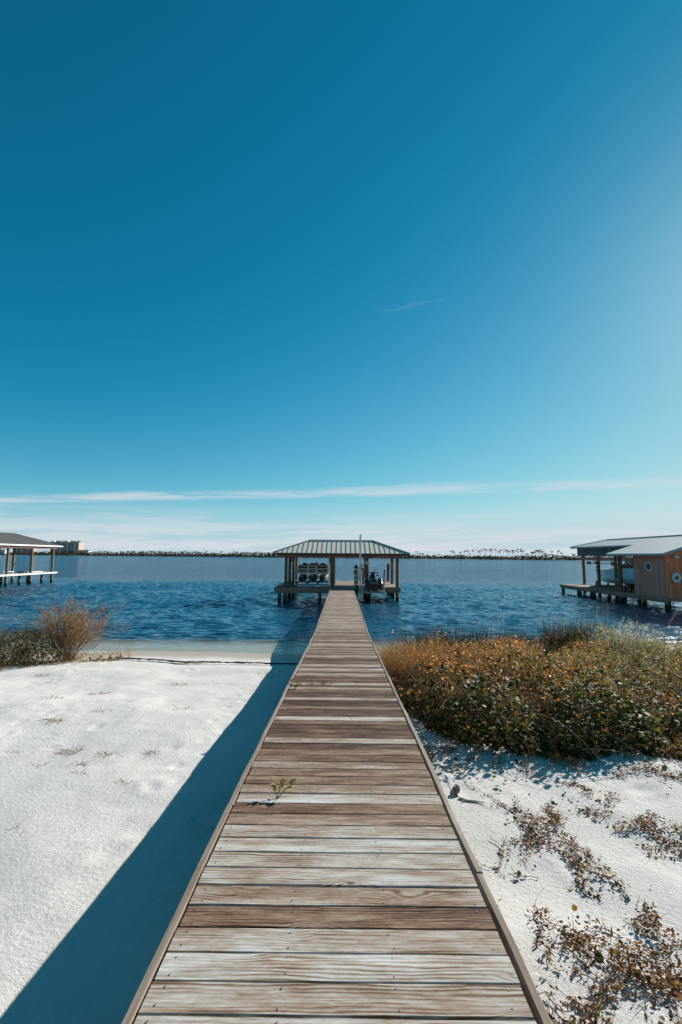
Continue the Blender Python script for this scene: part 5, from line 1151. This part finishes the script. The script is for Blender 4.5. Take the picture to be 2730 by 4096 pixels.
# leaves grow in sprays along short twigs, so the mass breaks into clumps with dark gaps between
xc_, yc_ = sample_thicket(8200, vr, keep=dry_keep); zc, t_ = upz(xc_, yc_, vr, 0.12, 0.55); NL = 12
dv = vr.normal(size=(len(xc_), 3)) * np.array([1.0, 1.0, 0.5]); dv[:, 2] = np.abs(dv[:, 2]) + 0.45; dv /= np.linalg.norm(dv, axis=1, keepdims=True); ln_ = 0.10 + 0.20 * vr.random(len(xc_)) ** 1.5
uu = np.repeat(np.arange(NL)[None] / NL, len(xc_), 0) + vr.normal(0, 0.04, (len(xc_), NL))
PC = (np.stack([xc_, yc_, zc], -1)[:, None, :] + dv[:, None, :] * (ln_[:, None] * uu)[:, :, None] + vr.normal(0, 0.022, (len(xc_), NL, 3)))
x, y, z = PC[..., 0].ravel(), PC[..., 1].ravel(), PC[..., 2].ravel(); CL = np.repeat(vr.normal(size=len(xc_)), NL)
th_ = thing('dry_shrub_thicket', 'brown and olive tangle of dry shrubs filling the shore right of the pier', 'thicket', (5.0, 10.5, 0.3)); th_['kind'] = 'stuff'
off_ = np.array(th_.location)
ol = VD(x * 0.55 + 3, y * 0.55) + 0.35 * vr.normal(size=len(x)) * 0.5 + 0.02 * (x - 4)
P_ = np.stack([x, y, z], -1) - off_
zone = VD(x * 0.5 + 3, y * 0.5) * 1.6 + 0.20 * CL + 0.04 * vr.normal(size=len(x)) + 0.05 * (x - 4.5)
for nm_, lo_, hi_, sz_ in (('leaf_rust', -9, -0.22, (0.02, 0.055)), ('leaf_brown', -0.22, 0.10, (0.022, 0.06)), ('leaf_olive', 0.10, 0.34, (0.022, 0.062)), ('leaf_pale', 0.34, 9, (0.02, 0.05))):
    m_ = (zone >= lo_) & (zone < hi_); leaves({'leaf_rust': 'rust_leaves', 'leaf_brown': 'brown_leaves', 'leaf_olive': 'olive_leaves', 'leaf_pale': 'pale_leaves'}[nm_], nm_, th_, P_[m_], sz_, 1.0, LEAF_OVAL, vr)
# upright stems standing above the leaf canopy
x, y = sample_thicket(5200, vr, keep=lambda x, y: (y > near_y(x) + 0.7) & ~grass_zone(x, y)); n_ = len(x)
zb = sand_z(x, y) + thick_h(x, y) * 0.75; dd = vr.normal(0, 0.28, (n_, 3)); dd[:, 2] = 1.0
blades('upright_stems', 'twig', th_, np.stack([x, y, zb], -1) - off_, dd, 0.18 + 0.32 * vr.random(n_) ** 2, 0.004 + 0.005 * vr.random(n_), vr.normal(size=(n_, 3)) * 0.15, 3, vr)
blades('spray_twigs', 'twig', th_, np.stack([xc_, yc_, zc], -1) - off_ - dv * 0.06, dv, ln_ + 0.08, 0.005 + 0.003 * vr.random(len(xc_)), vr.normal(size=(len(xc_), 3)) * 0.08, 3, vr)
x, y = sample_thicket(6500, vr, keep=lambda x, y: y > near_y(x) + 0.35); n_ = len(x)
zb = sand_z(x, y) + thick_h(x, y) * (0.1 + 0.6 * vr.random(n_)); dd = vr.normal(size=(n_, 3)); dd[:, 2] = np.abs(dd[:, 2]) * 0.9 + 0.35
blades('twigs', 'twig', th_, np.stack([x, y, zb], -1) - off_, dd, 0.18 + 0.34 * vr.random(n_), 0.004 + 0.006 * vr.random(n_), vr.normal(size=(n_, 3)) * 0.25, 3, vr)
# leaf litter hiding the sand under the shrubs
x, y = sample_thicket(30000, vr, xr=(0.8, 11.0)); z = sand_z(x, y) + 0.01 + 0.06 * vr.random(len(x))
leaves('leaf_litter', 'leaf_dead', th_, np.stack([x, y, z], -1) - off_, (0.03, 0.09), 0.4, LEAF_CURL, vr)
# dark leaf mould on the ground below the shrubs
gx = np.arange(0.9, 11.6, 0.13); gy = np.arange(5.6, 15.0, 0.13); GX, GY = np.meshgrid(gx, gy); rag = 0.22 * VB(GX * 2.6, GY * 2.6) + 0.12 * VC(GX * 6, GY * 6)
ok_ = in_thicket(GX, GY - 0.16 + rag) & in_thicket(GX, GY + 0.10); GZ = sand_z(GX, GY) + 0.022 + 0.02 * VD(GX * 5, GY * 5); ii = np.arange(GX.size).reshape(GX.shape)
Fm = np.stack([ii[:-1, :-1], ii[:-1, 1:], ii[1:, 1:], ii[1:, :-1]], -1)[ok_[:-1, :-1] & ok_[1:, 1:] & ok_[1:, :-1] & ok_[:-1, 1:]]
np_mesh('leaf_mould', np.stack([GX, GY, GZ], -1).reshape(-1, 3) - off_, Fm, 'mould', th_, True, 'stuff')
# trailing stems on the near face
x, y = sample_thicket(1500, vr, keep=lambda x, y: y < near_y(x) + 1.3); n_ = len(x)
zb, _ = upz(x, y, vr, 0.4); dd = vr.normal(size=(n_, 3)) * 0.6 + np.array([0, -0.7, 0.15])
blades('trailing_stems', 'twig', th_, np.stack([x, y, zb], -1) - off_, dd, 0.3 + 0.5 * vr.random(n_), 0.006 + 0.006 * vr.random(n_), np.array([0, 0, -0.45]) + vr.normal(size=(n_, 3)) * 0.2, 5, vr)

def tuft(name, label, cat, cx, cy, n, rad, h, mat, width=0.005, spread=0.25, bend=0.25, group=None, rng=vr, wind=(-0.05, -0.05), part_name='blades', zadd=0.0, ell=(1, 1)):
    t = thing(name, label, cat, (cx, cy, zs(cx, cy) + zadd), 0, group)
    a = rng.random(n) * 6.283; r = rad * np.sqrt(rng.random(n)); bx = r * np.cos(a) * ell[0]; by_ = r * np.sin(a) * ell[1]
    bz = sand_z(cx + bx, cy + by_) - t.location.z + zadd - 0.02
    d = np.stack([bx / rad * spread + rng.normal(0, spread * 0.5, n) + wind[0], by_ / rad * spread + rng.normal(0, spread * 0.5, n) + wind[1], np.ones(n)], -1)
    bn = np.stack([rng.normal(0, bend, n) + wind[0], rng.normal(0, bend, n) + wind[1], -np.abs(rng.normal(0, bend * 0.6, n))], -1)
    blades(part_name, mat, t, np.stack([bx, by_, bz], -1), d, h[0] + (h[1] - h[0]) * rng.random(n), width * (0.7 + 0.6 * rng.random(n)), bn, 4, rng)
    return t
# golden grass beside the pier
gg = tuft('golden_grass', 'tall golden brown grass at the left end of the thicket by the pier', 'grass', 1.75, 11.3, 7500, 0.85, (0.5, 1.05), 'grass_gold', 0.007, 0.28, 0.30, ell=(0.85, 1.7))
gg2 = tuft('drooping_grass', 'drooping pale straw grass hanging over the thicket beside the pier', 'grass', 1.95, 10.0, 1500, 0.6, (0.4, 0.8), 'grass_gold', 0.006, 0.4, 0.55, wind=(-0.1, -0.15))
# dark rush clumps along the water
for i, (x_, y_, n_, h_, lb_) in enumerate(((2.64, 14.6, 300, 1.25, 'dark rush clump nearest the pier at the water edge'), (3.88, 14.9, 330, 1.3, 'second dark rush clump from the pier at the water edge'), (4.94, 14.9, 200, 1.15, 'small dark rush clump in the middle of the shoreline row'),
                                       (5.85, 14.8, 260, 1.2, 'wide dark rush clump below the far end of the right deck'), (6.96, 14.5, 420, 1.6, 'tallest dark rush clump with reddish stems'), (7.69, 14.6, 300, 1.3, 'dark rush clump beside the white flowering bush'))):
    tuft('rush_clump', lb_, 'rushes', x_, y_, int(n_ * 1.6), 0.42, (h_ * 0.5, h_), 'rush', 0.016, 0.16, 0.06, 'rush clumps along the right shore', wind=(0.02, 0), ell=(1.5, 0.7))
x_ = 6.9; tuft('red_stem_weeds', 'reddish brown upright weeds behind the thicket near the white flowers', 'weeds', 7.6, 14.2, 420, 0.9, (0.5, 1.15), 'twig', 0.008, 0.25, 0.12)
# plume grasses
def plume(x0, y_, zt, label, lean=0.1, n=1):
    z0 = zs(x0, y_); t = thing('plume_grass', label, 'grass', (x0, y_, z0), 0, 'plumed grasses above the thicket')
    H = max(0.5, zt - z0)
    part(MB().tube([(x0 - lean * 0.5, y_, z0), (x0 - lean * 0.2, y_, z0 + H * 0.5), (x0 + lean * 0.3, y_, z0 + H * 0.85), (x0 + lean, y_, z0 + H)], [0.008, 0.007, 0.005, 0.003], 5), 'stalk', 'twig', t)
    m_ = 70; u = vr.random(m_); base = np.stack([lean * (0.1 + 0.9 * u) + vr.normal(0, 0.012, m_), vr.normal(0, 0.012, m_), H * (0.72 + 0.28 * u)], -1)
    d = np.stack([vr.normal(0.25, 0.4, m_), vr.normal(0, 0.4, m_), np.ones(m_)], -1)
    blades('plume', 'plume', t, base, d, 0.035 + 0.06 * vr.random(m_), 0.006 * np.ones(m_), np.stack([np.full(m_, 0.35), np.zeros(m_), np.full(m_, -0.25)], -1), 2, vr)
for i, (px_, y_, tp) in enumerate(((3.95, 13.6, 1.66), (4.36, 13.6, 1.6), (4.69, 13.8, 1.66), (6.17, 13.5, 1.65), (7.39, 13.6, 1.87), (7.76, 13.7, 1.92), (7.07, 13.7, 1.69), (8.78, 12.6, 1.89), (9.13, 12.6, 1.81), (9.19, 12.4, 1.78))):
    plume(px_, y_, tp, ['leftmost grass plume above the thicket', 'grass plume second from the pier', 'grass plume third from the pier', 'single pale plume left of the tallest rushes', 'pale plume right of the tallest rushes', 'tallest pale plume against the dark water', 'short plume just right of the tallest rushes', 'bent brown plume below the shed piles', 'bent brown plume at the right edge below the shed', 'outermost brown plume at the right edge'][i], 0.10 if i < 7 else 0.32)
# white flowering bush
wb = thing('white_flower_bush', 'pale green bush topped with white seed fluff in front of the shed', 'bush', (8.15, 13.2, zs(8.15, 13.2)))
n_ = 5200; q = vr.normal(size=(n_, 3)); q /= np.linalg.norm(q, axis=1, keepdims=True); q *= (0.45 + 0.55 * vr.random((n_, 1)) ** 0.5); q[:, 2] = np.abs(q[:, 2])
q = q * np.array([1.5, 0.8, 1.25]) * (1 + 0.25 * VA(q[:, 0] * 3, q[:, 1] * 3))[:, None]
leaves('foliage', 'leaf_pale', wb, q, (0.02, 0.06), 0.9, LEAF_SMALL, vr)
m_ = q[:, 2] > 0.66; top = np.repeat(q[m_][:240], 10, 0); leaves('seed_heads', 'fluff', wb, top + vr.normal(0, 0.025, top.shape) + np.array([0, 0, 0.03]), (0.016, 0.04), 1.2, LEAF_SMALL, vr)
n_ = 260; a = vr.random(n_) * 6.283; blades('stems', 'twig', wb, np.stack([0.3 * np.cos(a), 0.2 * np.sin(a), np.zeros(n_)], -1), np.stack([np.cos(a) * 0.8, np.sin(a) * 0.5, np.ones(n_)], -1), 0.5 + 0.4 * vr.random(n_), np.full(n_, 0.008), np.zeros((n_, 3)), 3, vr)
# dead branch lying over the near face and a cut log end
db = thing('dead_branch', 'bare forked branch bleached pale lying across the thicket', 'branch', (2.35, 8.9, zs(2.35, 8.9) + 0.55))
def limb(pts, r0, r1, mat='deadwood', nm='limb'):
    part(MB().tube(pts, [r0 + (r1 - r0) * k / (len(pts) - 1) for k in range(len(pts))], 7), nm, mat, db, True)
zc_ = zs(2.3, 8.9) + 0.62
limb([(2.05, 8.55, zc_ - 0.25), (2.2, 8.7, zc_ - 0.12), (2.45, 8.9, zc_ + 0.02), (2.62, 9.2, zc_ + 0.22), (2.72, 9.5, zc_ + 0.42)], 0.014, 0.010)
limb([(2.5, 8.95, zc_ + 0.05), (2.2, 9.0, zc_ + 0.04), (1.9, 9.05, zc_ + 0.08)], 0.008, 0.003); limb([(2.5, 8.95, zc_ + 0.05), (2.75, 8.85, zc_ - 0.02), (3.05, 8.8, zc_ - 0.05)], 0.008, 0.003)
limb([(2.45, 8.9, zc_ + 0.02), (2.3, 8.6, zc_ - 0.06), (2.22, 8.35, zc_ - 0.2)], 0.007, 0.002); limb([(2.5, 8.95, zc_ + 0.03), (2.58, 8.7, zc_ - 0.1), (2.56, 8.45, zc_ - 0.24)], 0.006, 0.002)
lg = thing('driftwood_log', 'short pale driftwood stub poking from the grass beside the pier', 'driftwood', (1.55, 9.6, zs(1.55, 9.6) + 0.45))
zc_ = zs(1.55, 9.6) + 0.5
part(MB().tube([(1.40, 9.5, zc_ - 0.05), (1.52, 9.55, zc_), (1.66, 9.6, zc_ + 0.06)], [0.03, 0.036, 0.03], 10), 'log', 'deadwood', lg, True); part(MB().tube([(1.41, 9.5, zc_ - 0.05), (1.28, 9.4, zc_ - 0.2), (1.2, 9.3, zc_ - 0.38)], [0.012, 0.008, 0.004], 6), 'side_twig', 'deadwood', lg, True)
# small green shrub between the pier and the thicket
sh = thing('low_green_shrub', 'low leafy green shrub against the pier edge before the grass', 'shrub', (1.12, 8.35, zs(1.12, 8.35)))
n_ = 520; q = vr.normal(size=(n_, 3)); q /= np.linalg.norm(q, axis=1, keepdims=True); q[:, 2] = np.abs(q[:, 2]); q *= np.array([0.30, 0.5, 0.36]) * (0.4 + 0.6 * vr.random((n_, 1)))
leaves('foliage', 'leaf_vine', sh, q, (0.03, 0.07), 0.7, LEAF_ROUND, vr); n_ = 40; a = vr.random(n_) * 6.283
blades('stems', 'twig', sh, np.zeros((n_, 3)), np.stack([np.cos(a) * 0.9, np.sin(a) * 1.2, np.ones(n_)], -1), np.full(n_, 0.3), np.full(n_, 0.006), np.zeros((n_, 3)), 3, vr)

# ------------------------------------------------------------------ clumps and litter on the sand, right
def creeper(cx, cy, rx, ry, n, label, seed, green=0.06, h=0.09, name='dried_creeper'):
    n = int(n * 2.0); rx *= 1.1; ry *= 1.15; green *= 0.4
    r = np.random.default_rng(seed); t = thing(name, label, 'creeper', (cx, cy, zs(cx, cy)), 0, 'dried creepers on the right sand')
    # leaves sit along wandering runners that start in the mat and trail out of it
    nr = max(3, n // 120); L_ = []; run_pts = []
    for q_ in range(nr):
        a_ = r.random() * 6.283; p_ = np.array([rx, ry]) * 0.75 * np.sqrt(r.random()) * np.array([math.cos(a_), math.sin(a_)]); hd = r.random() * 6.283; pts_ = [p_.copy()]
        for st_ in range(6 + int(7 * r.random())):
            hd += r.normal(0, 0.55); p_ = p_ + 0.034 * np.array([math.cos(hd), math.sin(hd)]) * (1 + 0.7 * (rx > 0.3)); pts_.append(p_.copy())
        run_pts.append(np.array(pts_))
    allp = np.concatenate(run_pts); pk = allp[r.integers(0, len(allp), n)] + r.normal(0, 0.034, (n, 2))
    px_, py_ = pk[:, 0], pk[:, 1]; rr = np.sqrt((px_ / rx) ** 2 + (py_ / ry) ** 2); m = r.random(n) < np.clip(1.45 - 0.55 * rr, 0.12, 1); px_, py_ = px_[m], py_[m]; k_ = len(px_)
    mbr = MB()
    for rp in run_pts: mbr.tube([(a_, b_, zs(cx + a_, cy + b_) - t.location.z + 0.012 + 0.5 * h * max(0, 0.7 - math.hypot(a_ / rx, b_ / ry)) * r.random()) for a_, b_ in rp], 0.0028, 4, False)
    mbr.build('runners', 'deadwood', t)['kind'] = 'stuff'
    pz = sand_z(cx + px_, cy + py_) - t.location.z + 0.008 + h * r.random(k_) ** 1.5 * np.clip(1.2 - rr[m], 0.1, 1)
    P = np.stack([px_, py_, pz], -1); g = r.random(k_) < green
    leaves('dead_leaves', 'leaf_dead', t, P[~g], (0.014, 0.040), 0.9, LEAF_CURL, r)
    if g.sum() > 2: leaves('green_leaves', 'leaf_vine', t, P[g], (0.02, 0.04), 0.6, LEAF_ROUND, r)
    ns = max(12, k_ // 11); i_ = r.integers(0, k_, ns); d = r.normal(size=(ns, 3)); d[:, 2] = np.abs(d[:, 2]) * 0.45
    blades('stems', 'twig', t, P[i_] - np.array([0, 0, 0.005]), d, 0.05 + 0.16 * r.random(ns), 0.003 + 0.003 * r.random(ns), r.normal(size=(ns, 3)) * 0.3 - np.array([0, 0, 0.12]), 4, r)
    return t
creeper(1.98, 4.50, 0.30, 0.26, 620, 'dense brown creeper mat, the nearest large one beyond the middle sand', 1, 0.03)
creeper(2.78, 4.85, 0.26, 0.42, 330, 'orange brown creeper strip between the thicket and the right edge', 2, 0.03, 0.12)
creeper(3.12, 4.40, 0.30, 0.30, 420, 'dense creeper mat at the right edge below the thicket', 3, 0.03)
creeper(2.02, 3.92, 0.20, 0.22, 140, 'small creeper with a green shoot below the dense brown mat', 4, 0.22)
creeper(1.55, 3.42, 0.24, 0.16, 150, 'thin sprawling creeper beside the lower pier', 5, 0.10, 0.12)
creeper(1.72, 3.02, 0.46, 0.20, 760, 'largest brown creeper mat at the bottom right', 6, 0.05, 0.10)
creeper(2.12, 3.22, 0.20, 0.28, 260, 'reddish creeper tangle at the right edge above the bottom corner', 7, 0.03)
creeper(1.50, 2.68, 0.20, 0.16, 110, 'small creeper patch below the largest mat', 8, 0.08)
creeper(1.17, 2.86, 0.05, 0.10, 16, 'tiny green sprout touching the pier edge near the bottom', 9, 0.5)
creeper(1.38, 4.02, 0.07, 0.10, 30, 'little yellow and green leaf cluster on bare sand by the pier', 10, 0.45)
creeper(2.55, 5.75, 0.60, 0.30, 420, 'orange dried creeper fringe along the foot of the thicket', 11, 0.12, 0.16)
creeper(1.75, 6.25, 0.40, 0.28, 300, 'curly orange creeper at the thicket corner nearest the pier', 12, 0.10, 0.18)
creeper(1.10, 6.0, 0.22, 0.55, 170, 'green and brown creeper lying along the pier edge', 13, 0.35, 0.08)
creeper(3.6, 5.85, 0.55, 0.28, 300, 'brown creeper fringe at the foot of the thicket, right of its middle', 14, 0.15, 0.12)
creeper(4.4, 6.1, 0.6, 0.30, 300, 'rightmost creeper fringe at the foot of the thicket', 15, 0.15, 0.12)
n_ = 5200; x = vr.uniform(0.85, 5.5, n_); y = vr.uniform(2.2, 8.2, n_); dn_ = near_y(x) - y
m = (dn_ > -0.1) & (vr.random(n_) < np.clip(0.95 - dn_ * 0.42, 0.16, 1) * np.clip(0.35 + (VA(x * 1.6, y * 1.6) + 0.2) * 1.5, 0.05, 1)); x, y = x[m], y[m]
lit = leaves('fallen_leaves', 'leaf_dead', None, np.stack([x, y, sand_z(x, y) + 0.012], -1), (0.010, 0.036), 0.6, LEAF_CURL, vr, kind='stuff'); lit['label'] = 'scattered dead leaves on the white sand right of the pier'; lit['category'] = 'leaves'
m = vr.random(len(x)) < 0.22
lit2 = leaves('fallen_green_leaves', 'leaf_vine', None, np.stack([x[m], y[m], sand_z(x[m], y[m]) + 0.02], -1)[:130] + np.array([0.05, 0.03, 0]), (0.03, 0.06), 0.5, LEAF_ROUND, vr, kind='stuff'); lit2['label'] = 'scattered green and yellow leaves on the sand by the thicket'; lit2['category'] = 'leaves'
# broken shell-like cup
sc2 = thing('broken_shell', 'broken shell with white rim and brown side on the sand by the pier', 'shell', (1.25, 5.12, zs(1.25, 5.12)), 0.5)
def shard(name, mat, w, h, th, loc, rot):
    prof = [(-w, 0, 0.0), (-w * 0.9, 0, h * 0.55), (-w * 0.45, 0, h * 0.93), (0.05 * w, 0, h), (w * 0.6, 0, h * 0.82), (w, 0, h * 0.3), (w * 0.95, 0, 0)]
    o = MB().prism(prof, (0, th, 0)).build(name, mat, sc2); o.location = loc; o.rotation_euler = rot; return o
shard('brown_shard', 'canvas_brown', 0.05, 0.085, 0.012, (0, 0, -0.005), (-0.30, 0.25, 0.9)); shard('white_rim', 'white', 0.052, 0.088, 0.008, (0.010, 0.009, -0.004), (-0.30, 0.25, 0.9)); shard('ridged_shard', 'skirt', 0.042, 0.07, 0.014, (0.045, 0.075, -0.004), (0.25, -0.15, 1.9))
st2 = thing('driftwood_stick', 'thin brown stick lying on the sand beside the broken shell', 'stick', (1.33, 4.98, zs(1.33, 4.98)))
pts_ = [(1.24, 5.04), (1.32, 4.99), (1.40, 4.97), (1.48, 4.93)]
part(MB().tube([(a, b, zs(a, b) + 0.012) for a, b in pts_], [0.012, 0.010, 0.008, 0.004], 7), 'stick', 'deadwood', st2, True); part(MB().tube([(1.31, 5.0, zs(1.31, 5.0) + 0.012), (1.25, 4.965, zs(1.25, 4.965) + 0.02)], [0.007, 0.003], 6), 'side_twig', 'deadwood', st2)

# ------------------------------------------------------------------ sprig growing through the pier planks
def sprig(x0, y0, H, label, seed, n=7, lay=0.0):
    r = np.random.default_rng(seed); z0 = float(pier_z(y0)); t = thing('sprig', label, 'plant', (x0, y0, z0), 0, 'sprigs growing through the pier')
    for b in range(3):
        dx_, dy_ = r.normal(0.02, 0.06) * (1 + lay * 3), r.normal(0.0, 0.05)
        pts = [(0, 0.0, -0.01), (dx_ * 0.4 + lay * H * 0.4, dy_ * 0.4, H * 0.45 * (1 - lay * 0.8)), (dx_ + lay * H, dy_, H * (0.75 + 0.25 * r.random()) * (1 - lay * 0.85) + 0.01)]
        MB().tube(pts, [0.0035, 0.003, 0.0015], 5).build('stem', 'leaf_vine', t)
        pos = np.array([np.array(pts[1]) * (1 - u) + np.array(pts[2]) * u for u in r.random(n)]) + r.normal(0, 0.012, (n, 3)) * np.array([1, 1, 0.5])
        pos[:, 2] = np.maximum(pos[:, 2], 0.012)
        leaves('leaf_spray', 'leaf_olive', t, pos, (0.03, 0.055), 0.9, LEAF_OVAL, r)
yy_ = 3.56; sprig(-0.47, yy_, 0.12, 'leafy green sprig growing up between the planks of the pier', 1, 8)
sprig(-0.68, 6.85, 0.08, 'small sprig by the left pier edge beyond the larger one', 2, 5); sprig(-0.60, 7.15, 0.18, 'sprig lying along a plank farther out on the pier', 3, 8, 0.9)

# ------------------------------------------------------------------ left shore: twiggy bush, shrub, leaves, grass
lr_ = np.random.default_rng(404)
tb = thing('twiggy_bush', 'bare reddish twiggy bush on the left shore', 'bush', (-8.0, 13.6, zs(-8.0, 13.6)))
segs_b, segs_d, segs_l, segs_w = [], [], [], []; tips = []
for i in range(150):
    a = lr_.random() * 6.283; tilt = 0.10 + 0.80 * lr_.random() ** 0.8; d = np.array([math.sin(tilt) * math.cos(a) * 1.15 + 0.10, math.sin(tilt) * math.sin(a) * 0.7, math.cos(tilt)])
    b0 = np.array([lr_.normal(0, 0.15), lr_.normal(0, 0.12), 0.0]); L = 1.2 + 0.6 * lr_.random()
    segs_b.append(b0); segs_d.append(d); segs_l.append(L); segs_w.append(0.012)
    for j in range(13):
        u = 0.22 + 0.76 * lr_.random(); p = b0 + d * L * u; d2 = d + lr_.normal(0, 0.30, 3); d2[2] += 0.25; l2 = (0.20 + 0.32 * lr_.random()) * (1.1 - 0.45 * u)
        segs_b.append(p); segs_d.append(d2); segs_l.append(l2); segs_w.append(0.0055)
        d2n = d2 / np.linalg.norm(d2)
        for k_ in range(12): tips.append(p + d2n * l2 * (0.35 + 0.7 * lr_.random()) + lr_.normal(0, 0.02, 3))
blades('branches', 'twig', tb, np.array(segs_b), np.array(segs_d), np.array(segs_l), np.array(segs_w), lr_.normal(size=(len(segs_b), 3)) * 0.06, 3, lr_, taper=0.7)
M['bud'] = m_leaf('reddish_bud', [(0, (0.12, 0.06, 0.03)), (0.5, (0.34, 0.20, 0.09)), (1, (0.52, 0.37, 0.20))], 0.4, 0.6, 0.2)
leaves('buds', 'bud', tb, np.array(tips), (0.016, 0.046), 1.1, LEAF_SMALL, lr_)
ls_ = thing('leafy_shrub', 'dark leafy shrub at the left edge beside the twiggy bush', 'shrub', (-9.2, 12.9, zs(-9.2, 12.9)))
n_ = 9000; q = lr_.normal(size=(n_, 3)); q /= np.linalg.norm(q, axis=1, keepdims=True); q[:, 2] = np.abs(q[:, 2]); q *= (0.35 + 0.65 * lr_.random((n_, 1)) ** 0.5); q *= (1 + 0.3 * VA(q[:, 0] * 3 + 5, q[:, 2] * 4))[:, None]; q = q * np.array([1.55, 1.1, 1.0])
leaves('foliage', 'leaf_left', ls_, q, (0.025, 0.075), 0.9, LEAF_OVAL, lr_); n_ = 420; a = lr_.random(n_) * 6.283
blades('stems', 'twig', ls_, np.stack([0.5 * np.cos(a) * lr_.random(n_), 0.4 * np.sin(a), np.zeros(n_)], -1), np.stack([np.cos(a) * 0.6, np.sin(a) * 0.5, np.ones(n_)], -1), 0.7 + 0.55 * lr_.random(n_), np.full(n_, 0.008), lr_.normal(size=(n_, 3)) * 0.1, 3, lr_)
n_ = 4200; x = lr_.uniform(-11.5, -6.5, n_); y = 10.6 + (x + 8.6) * 1.15 + lr_.normal(0.25, 0.42, n_) + 1.5; y = np.where(x > -7.6, 13.25 + lr_.normal(0.15, 0.22, n_) + 0.35 * (x + 7.6), y)
gl = leaves('shore_creeper', 'leaf_left', None, np.stack([x, y, sand_z(x, y) + 0.22 * lr_.random(n_) ** 2], -1), (0.02, 0.07), 0.8, LEAF_OVAL, lr_, kind='stuff'); gl['label'] = 'low leafy creeper edging the sand under the left bushes'; gl['category'] = 'creeper'
tuft('straw_grass', 'sparse straw grass stalks right of the twiggy bush', 'grass', -6.45, 14.0, 46, 0.22, (0.35, 0.75), 'grass_gold', 0.007, 0.25, 0.12, rng=lr_); tuft('straw_grass', 'thin pair of straw stalks between the twiggy bush and the grass tuft', 'grass', -7.05, 13.9, 14, 0.15, (0.3, 0.7), 'grass_gold', 0.007, 0.3, 0.1, rng=lr_)
tuft('straw_grass', 'pale grass under the leafy shrub at the far left', 'grass', -8.9, 11.4, 420, 0.55, (0.15, 0.45), 'grass_gold', 0.006, 0.5, 0.3, rng=lr_)

# black silt fabric along the beach scarp
fb = thing('silt_fabric', 'black torn fabric strip lying along the beach from bush to pier', 'fabric strip', (-4.0, 13.2, zs(-4.0, 13.2)))
mbv = []; mbf = []; nseg = 110
for k in range(nseg + 1):
    u = k / nseg; x = -6.9 + 6.05 * u; y = np.interp(x, [-6.9, -5.6, -4.6, -3.6, -2.4, -0.9], [13.85, 13.55, 13.22, 13.2, 13.15, 13.05]) + 0.04 * float(VB(x * 2, 1.0)); w = np.interp(u, [0, 0.1, 0.3, 0.42, 0.47, 0.52, 0.7, 0.85, 0.9, 1.0], [0.05, 0.10, 0.20, 0.24, 0.04, 0.05, 0.17, 0.12, 0.03, 0.06]) * (0.8 + 0.5 * float(VC(x * 5, 3)))
    for j in range(6):
        v_ = j / 5 - 0.5; yy = y + v_ * w; mbv.append((x, yy, zs(x, yy) + 0.025 + 0.05 * (0.25 - v_ * v_) * 2 + 0.035 * float(VD(x * 9, v_ * 6 + 2)) + 0.02))
for k in range(nseg):
    for j in range(5): a = k * 6 + j; mbf.append((a, a + 6, a + 7, a + 1))
o = link_mesh('fabric', [Vector(v) - fb.location for v in mbv], mbf, 'fabric_black', fb, True); sd = o.modifiers.new('thickness', 'SOLIDIFY'); sd.thickness = 0.004
fe = thing('fabric_stake', 'short dark timber stake end where the fabric meets the pier', 'stake', (-0.98, 13.0, zs(-0.98, 13.0)))
part(MB().box(-1.15, -0.86, 12.97, 13.05, zs(-1, 13) + 0.02, zs(-1, 13) + 0.09, 0.008), 'stake', 'beam', fe); part(MB().box(-1.13, -1.09, 12.96, 13.06, zs(-1, 13) + 0.0, zs(-1, 13) + 0.1), 'cleat', 'beam', fe)
tuft('weed_tangle', 'small brown weed tangle caught on the black fabric strip', 'seaweed', -4.05, 13.25, 160, 0.20, (0.05, 0.16), 'twig', 0.008, 1.2, 0.6, rng=lr_)

# tufts of dry weed on the left sand
wl = [((-3.56, 6.24), 60, 0.10, 'largest dark dry weed tuft in the left foreground sand'), ((-3.22, 5.86), 26, 0.05, 'small brown weed lump just below the largest left tuft'), ((-3.06, 5.6), 12, 0.04, 'tiny weed sprig lowest of the left cluster'), ((-3.04, 6.15), 34, 0.07, 'pale weed tuft right of the largest left tuft'), ((-2.45, 6.2), 22, 0.05, 'small weed tuft nearest the pier shadow'),
      ((-4.5, 7.34), 70, 0.09, 'green dry weed patch at the far left of the sand'), ((-4.75, 9.25), 36, 0.12, 'brown weed on the low sand hump'), ((-5.32, 8.65), 26, 0.12, 'brown weed at the left foot of the sand hump'), ((-7.04, 11.11), 40, 0.11, 'dark weed lump below the leafy shrub'), ((-2.72, 8.14), 14, 0.10, 'upright thin weed in the middle of the left sand'),
      ((-3.55, 10.23), 40, 0.12, 'brown weed lump in the middle left sand'), ((-2.9, 10.45), 12, 0.10, 'small hooked weed between the fabric strip and the pier'), ((-1.87, 11.5), 30, 0.11, 'weed tuft beside the pier shadow edge'), ((-1.62, 11.2), 22, 0.10, 'dark weed lump on the pier shadow edge'), ((-4.02, 7.89), 20, 0.08, 'faint weed in a sand dimple'), ((-3.74, 5.87), 14, 0.07, 'faint grass trace at the far left'), ((-2.4, 5.31), 10, 0.05, 'hooked straw near the middle of the left foreground'), ((-2.95, 4.42), 10, 0.06, 'curved straw at the lower left')]
for (x, y), n_, rad, lb_ in wl:
    tuft('dry_weed', lb_, 'dry weed', x, y, n_ * 2, rad, (0.04, 0.13), 'twig' if 'green' not in lb_ else 'leaf_olive', 0.010, 1.3, 0.6, 'dry weeds on the left sand', rng=lr_, part_name='strands', ell=(1.4, 0.8))
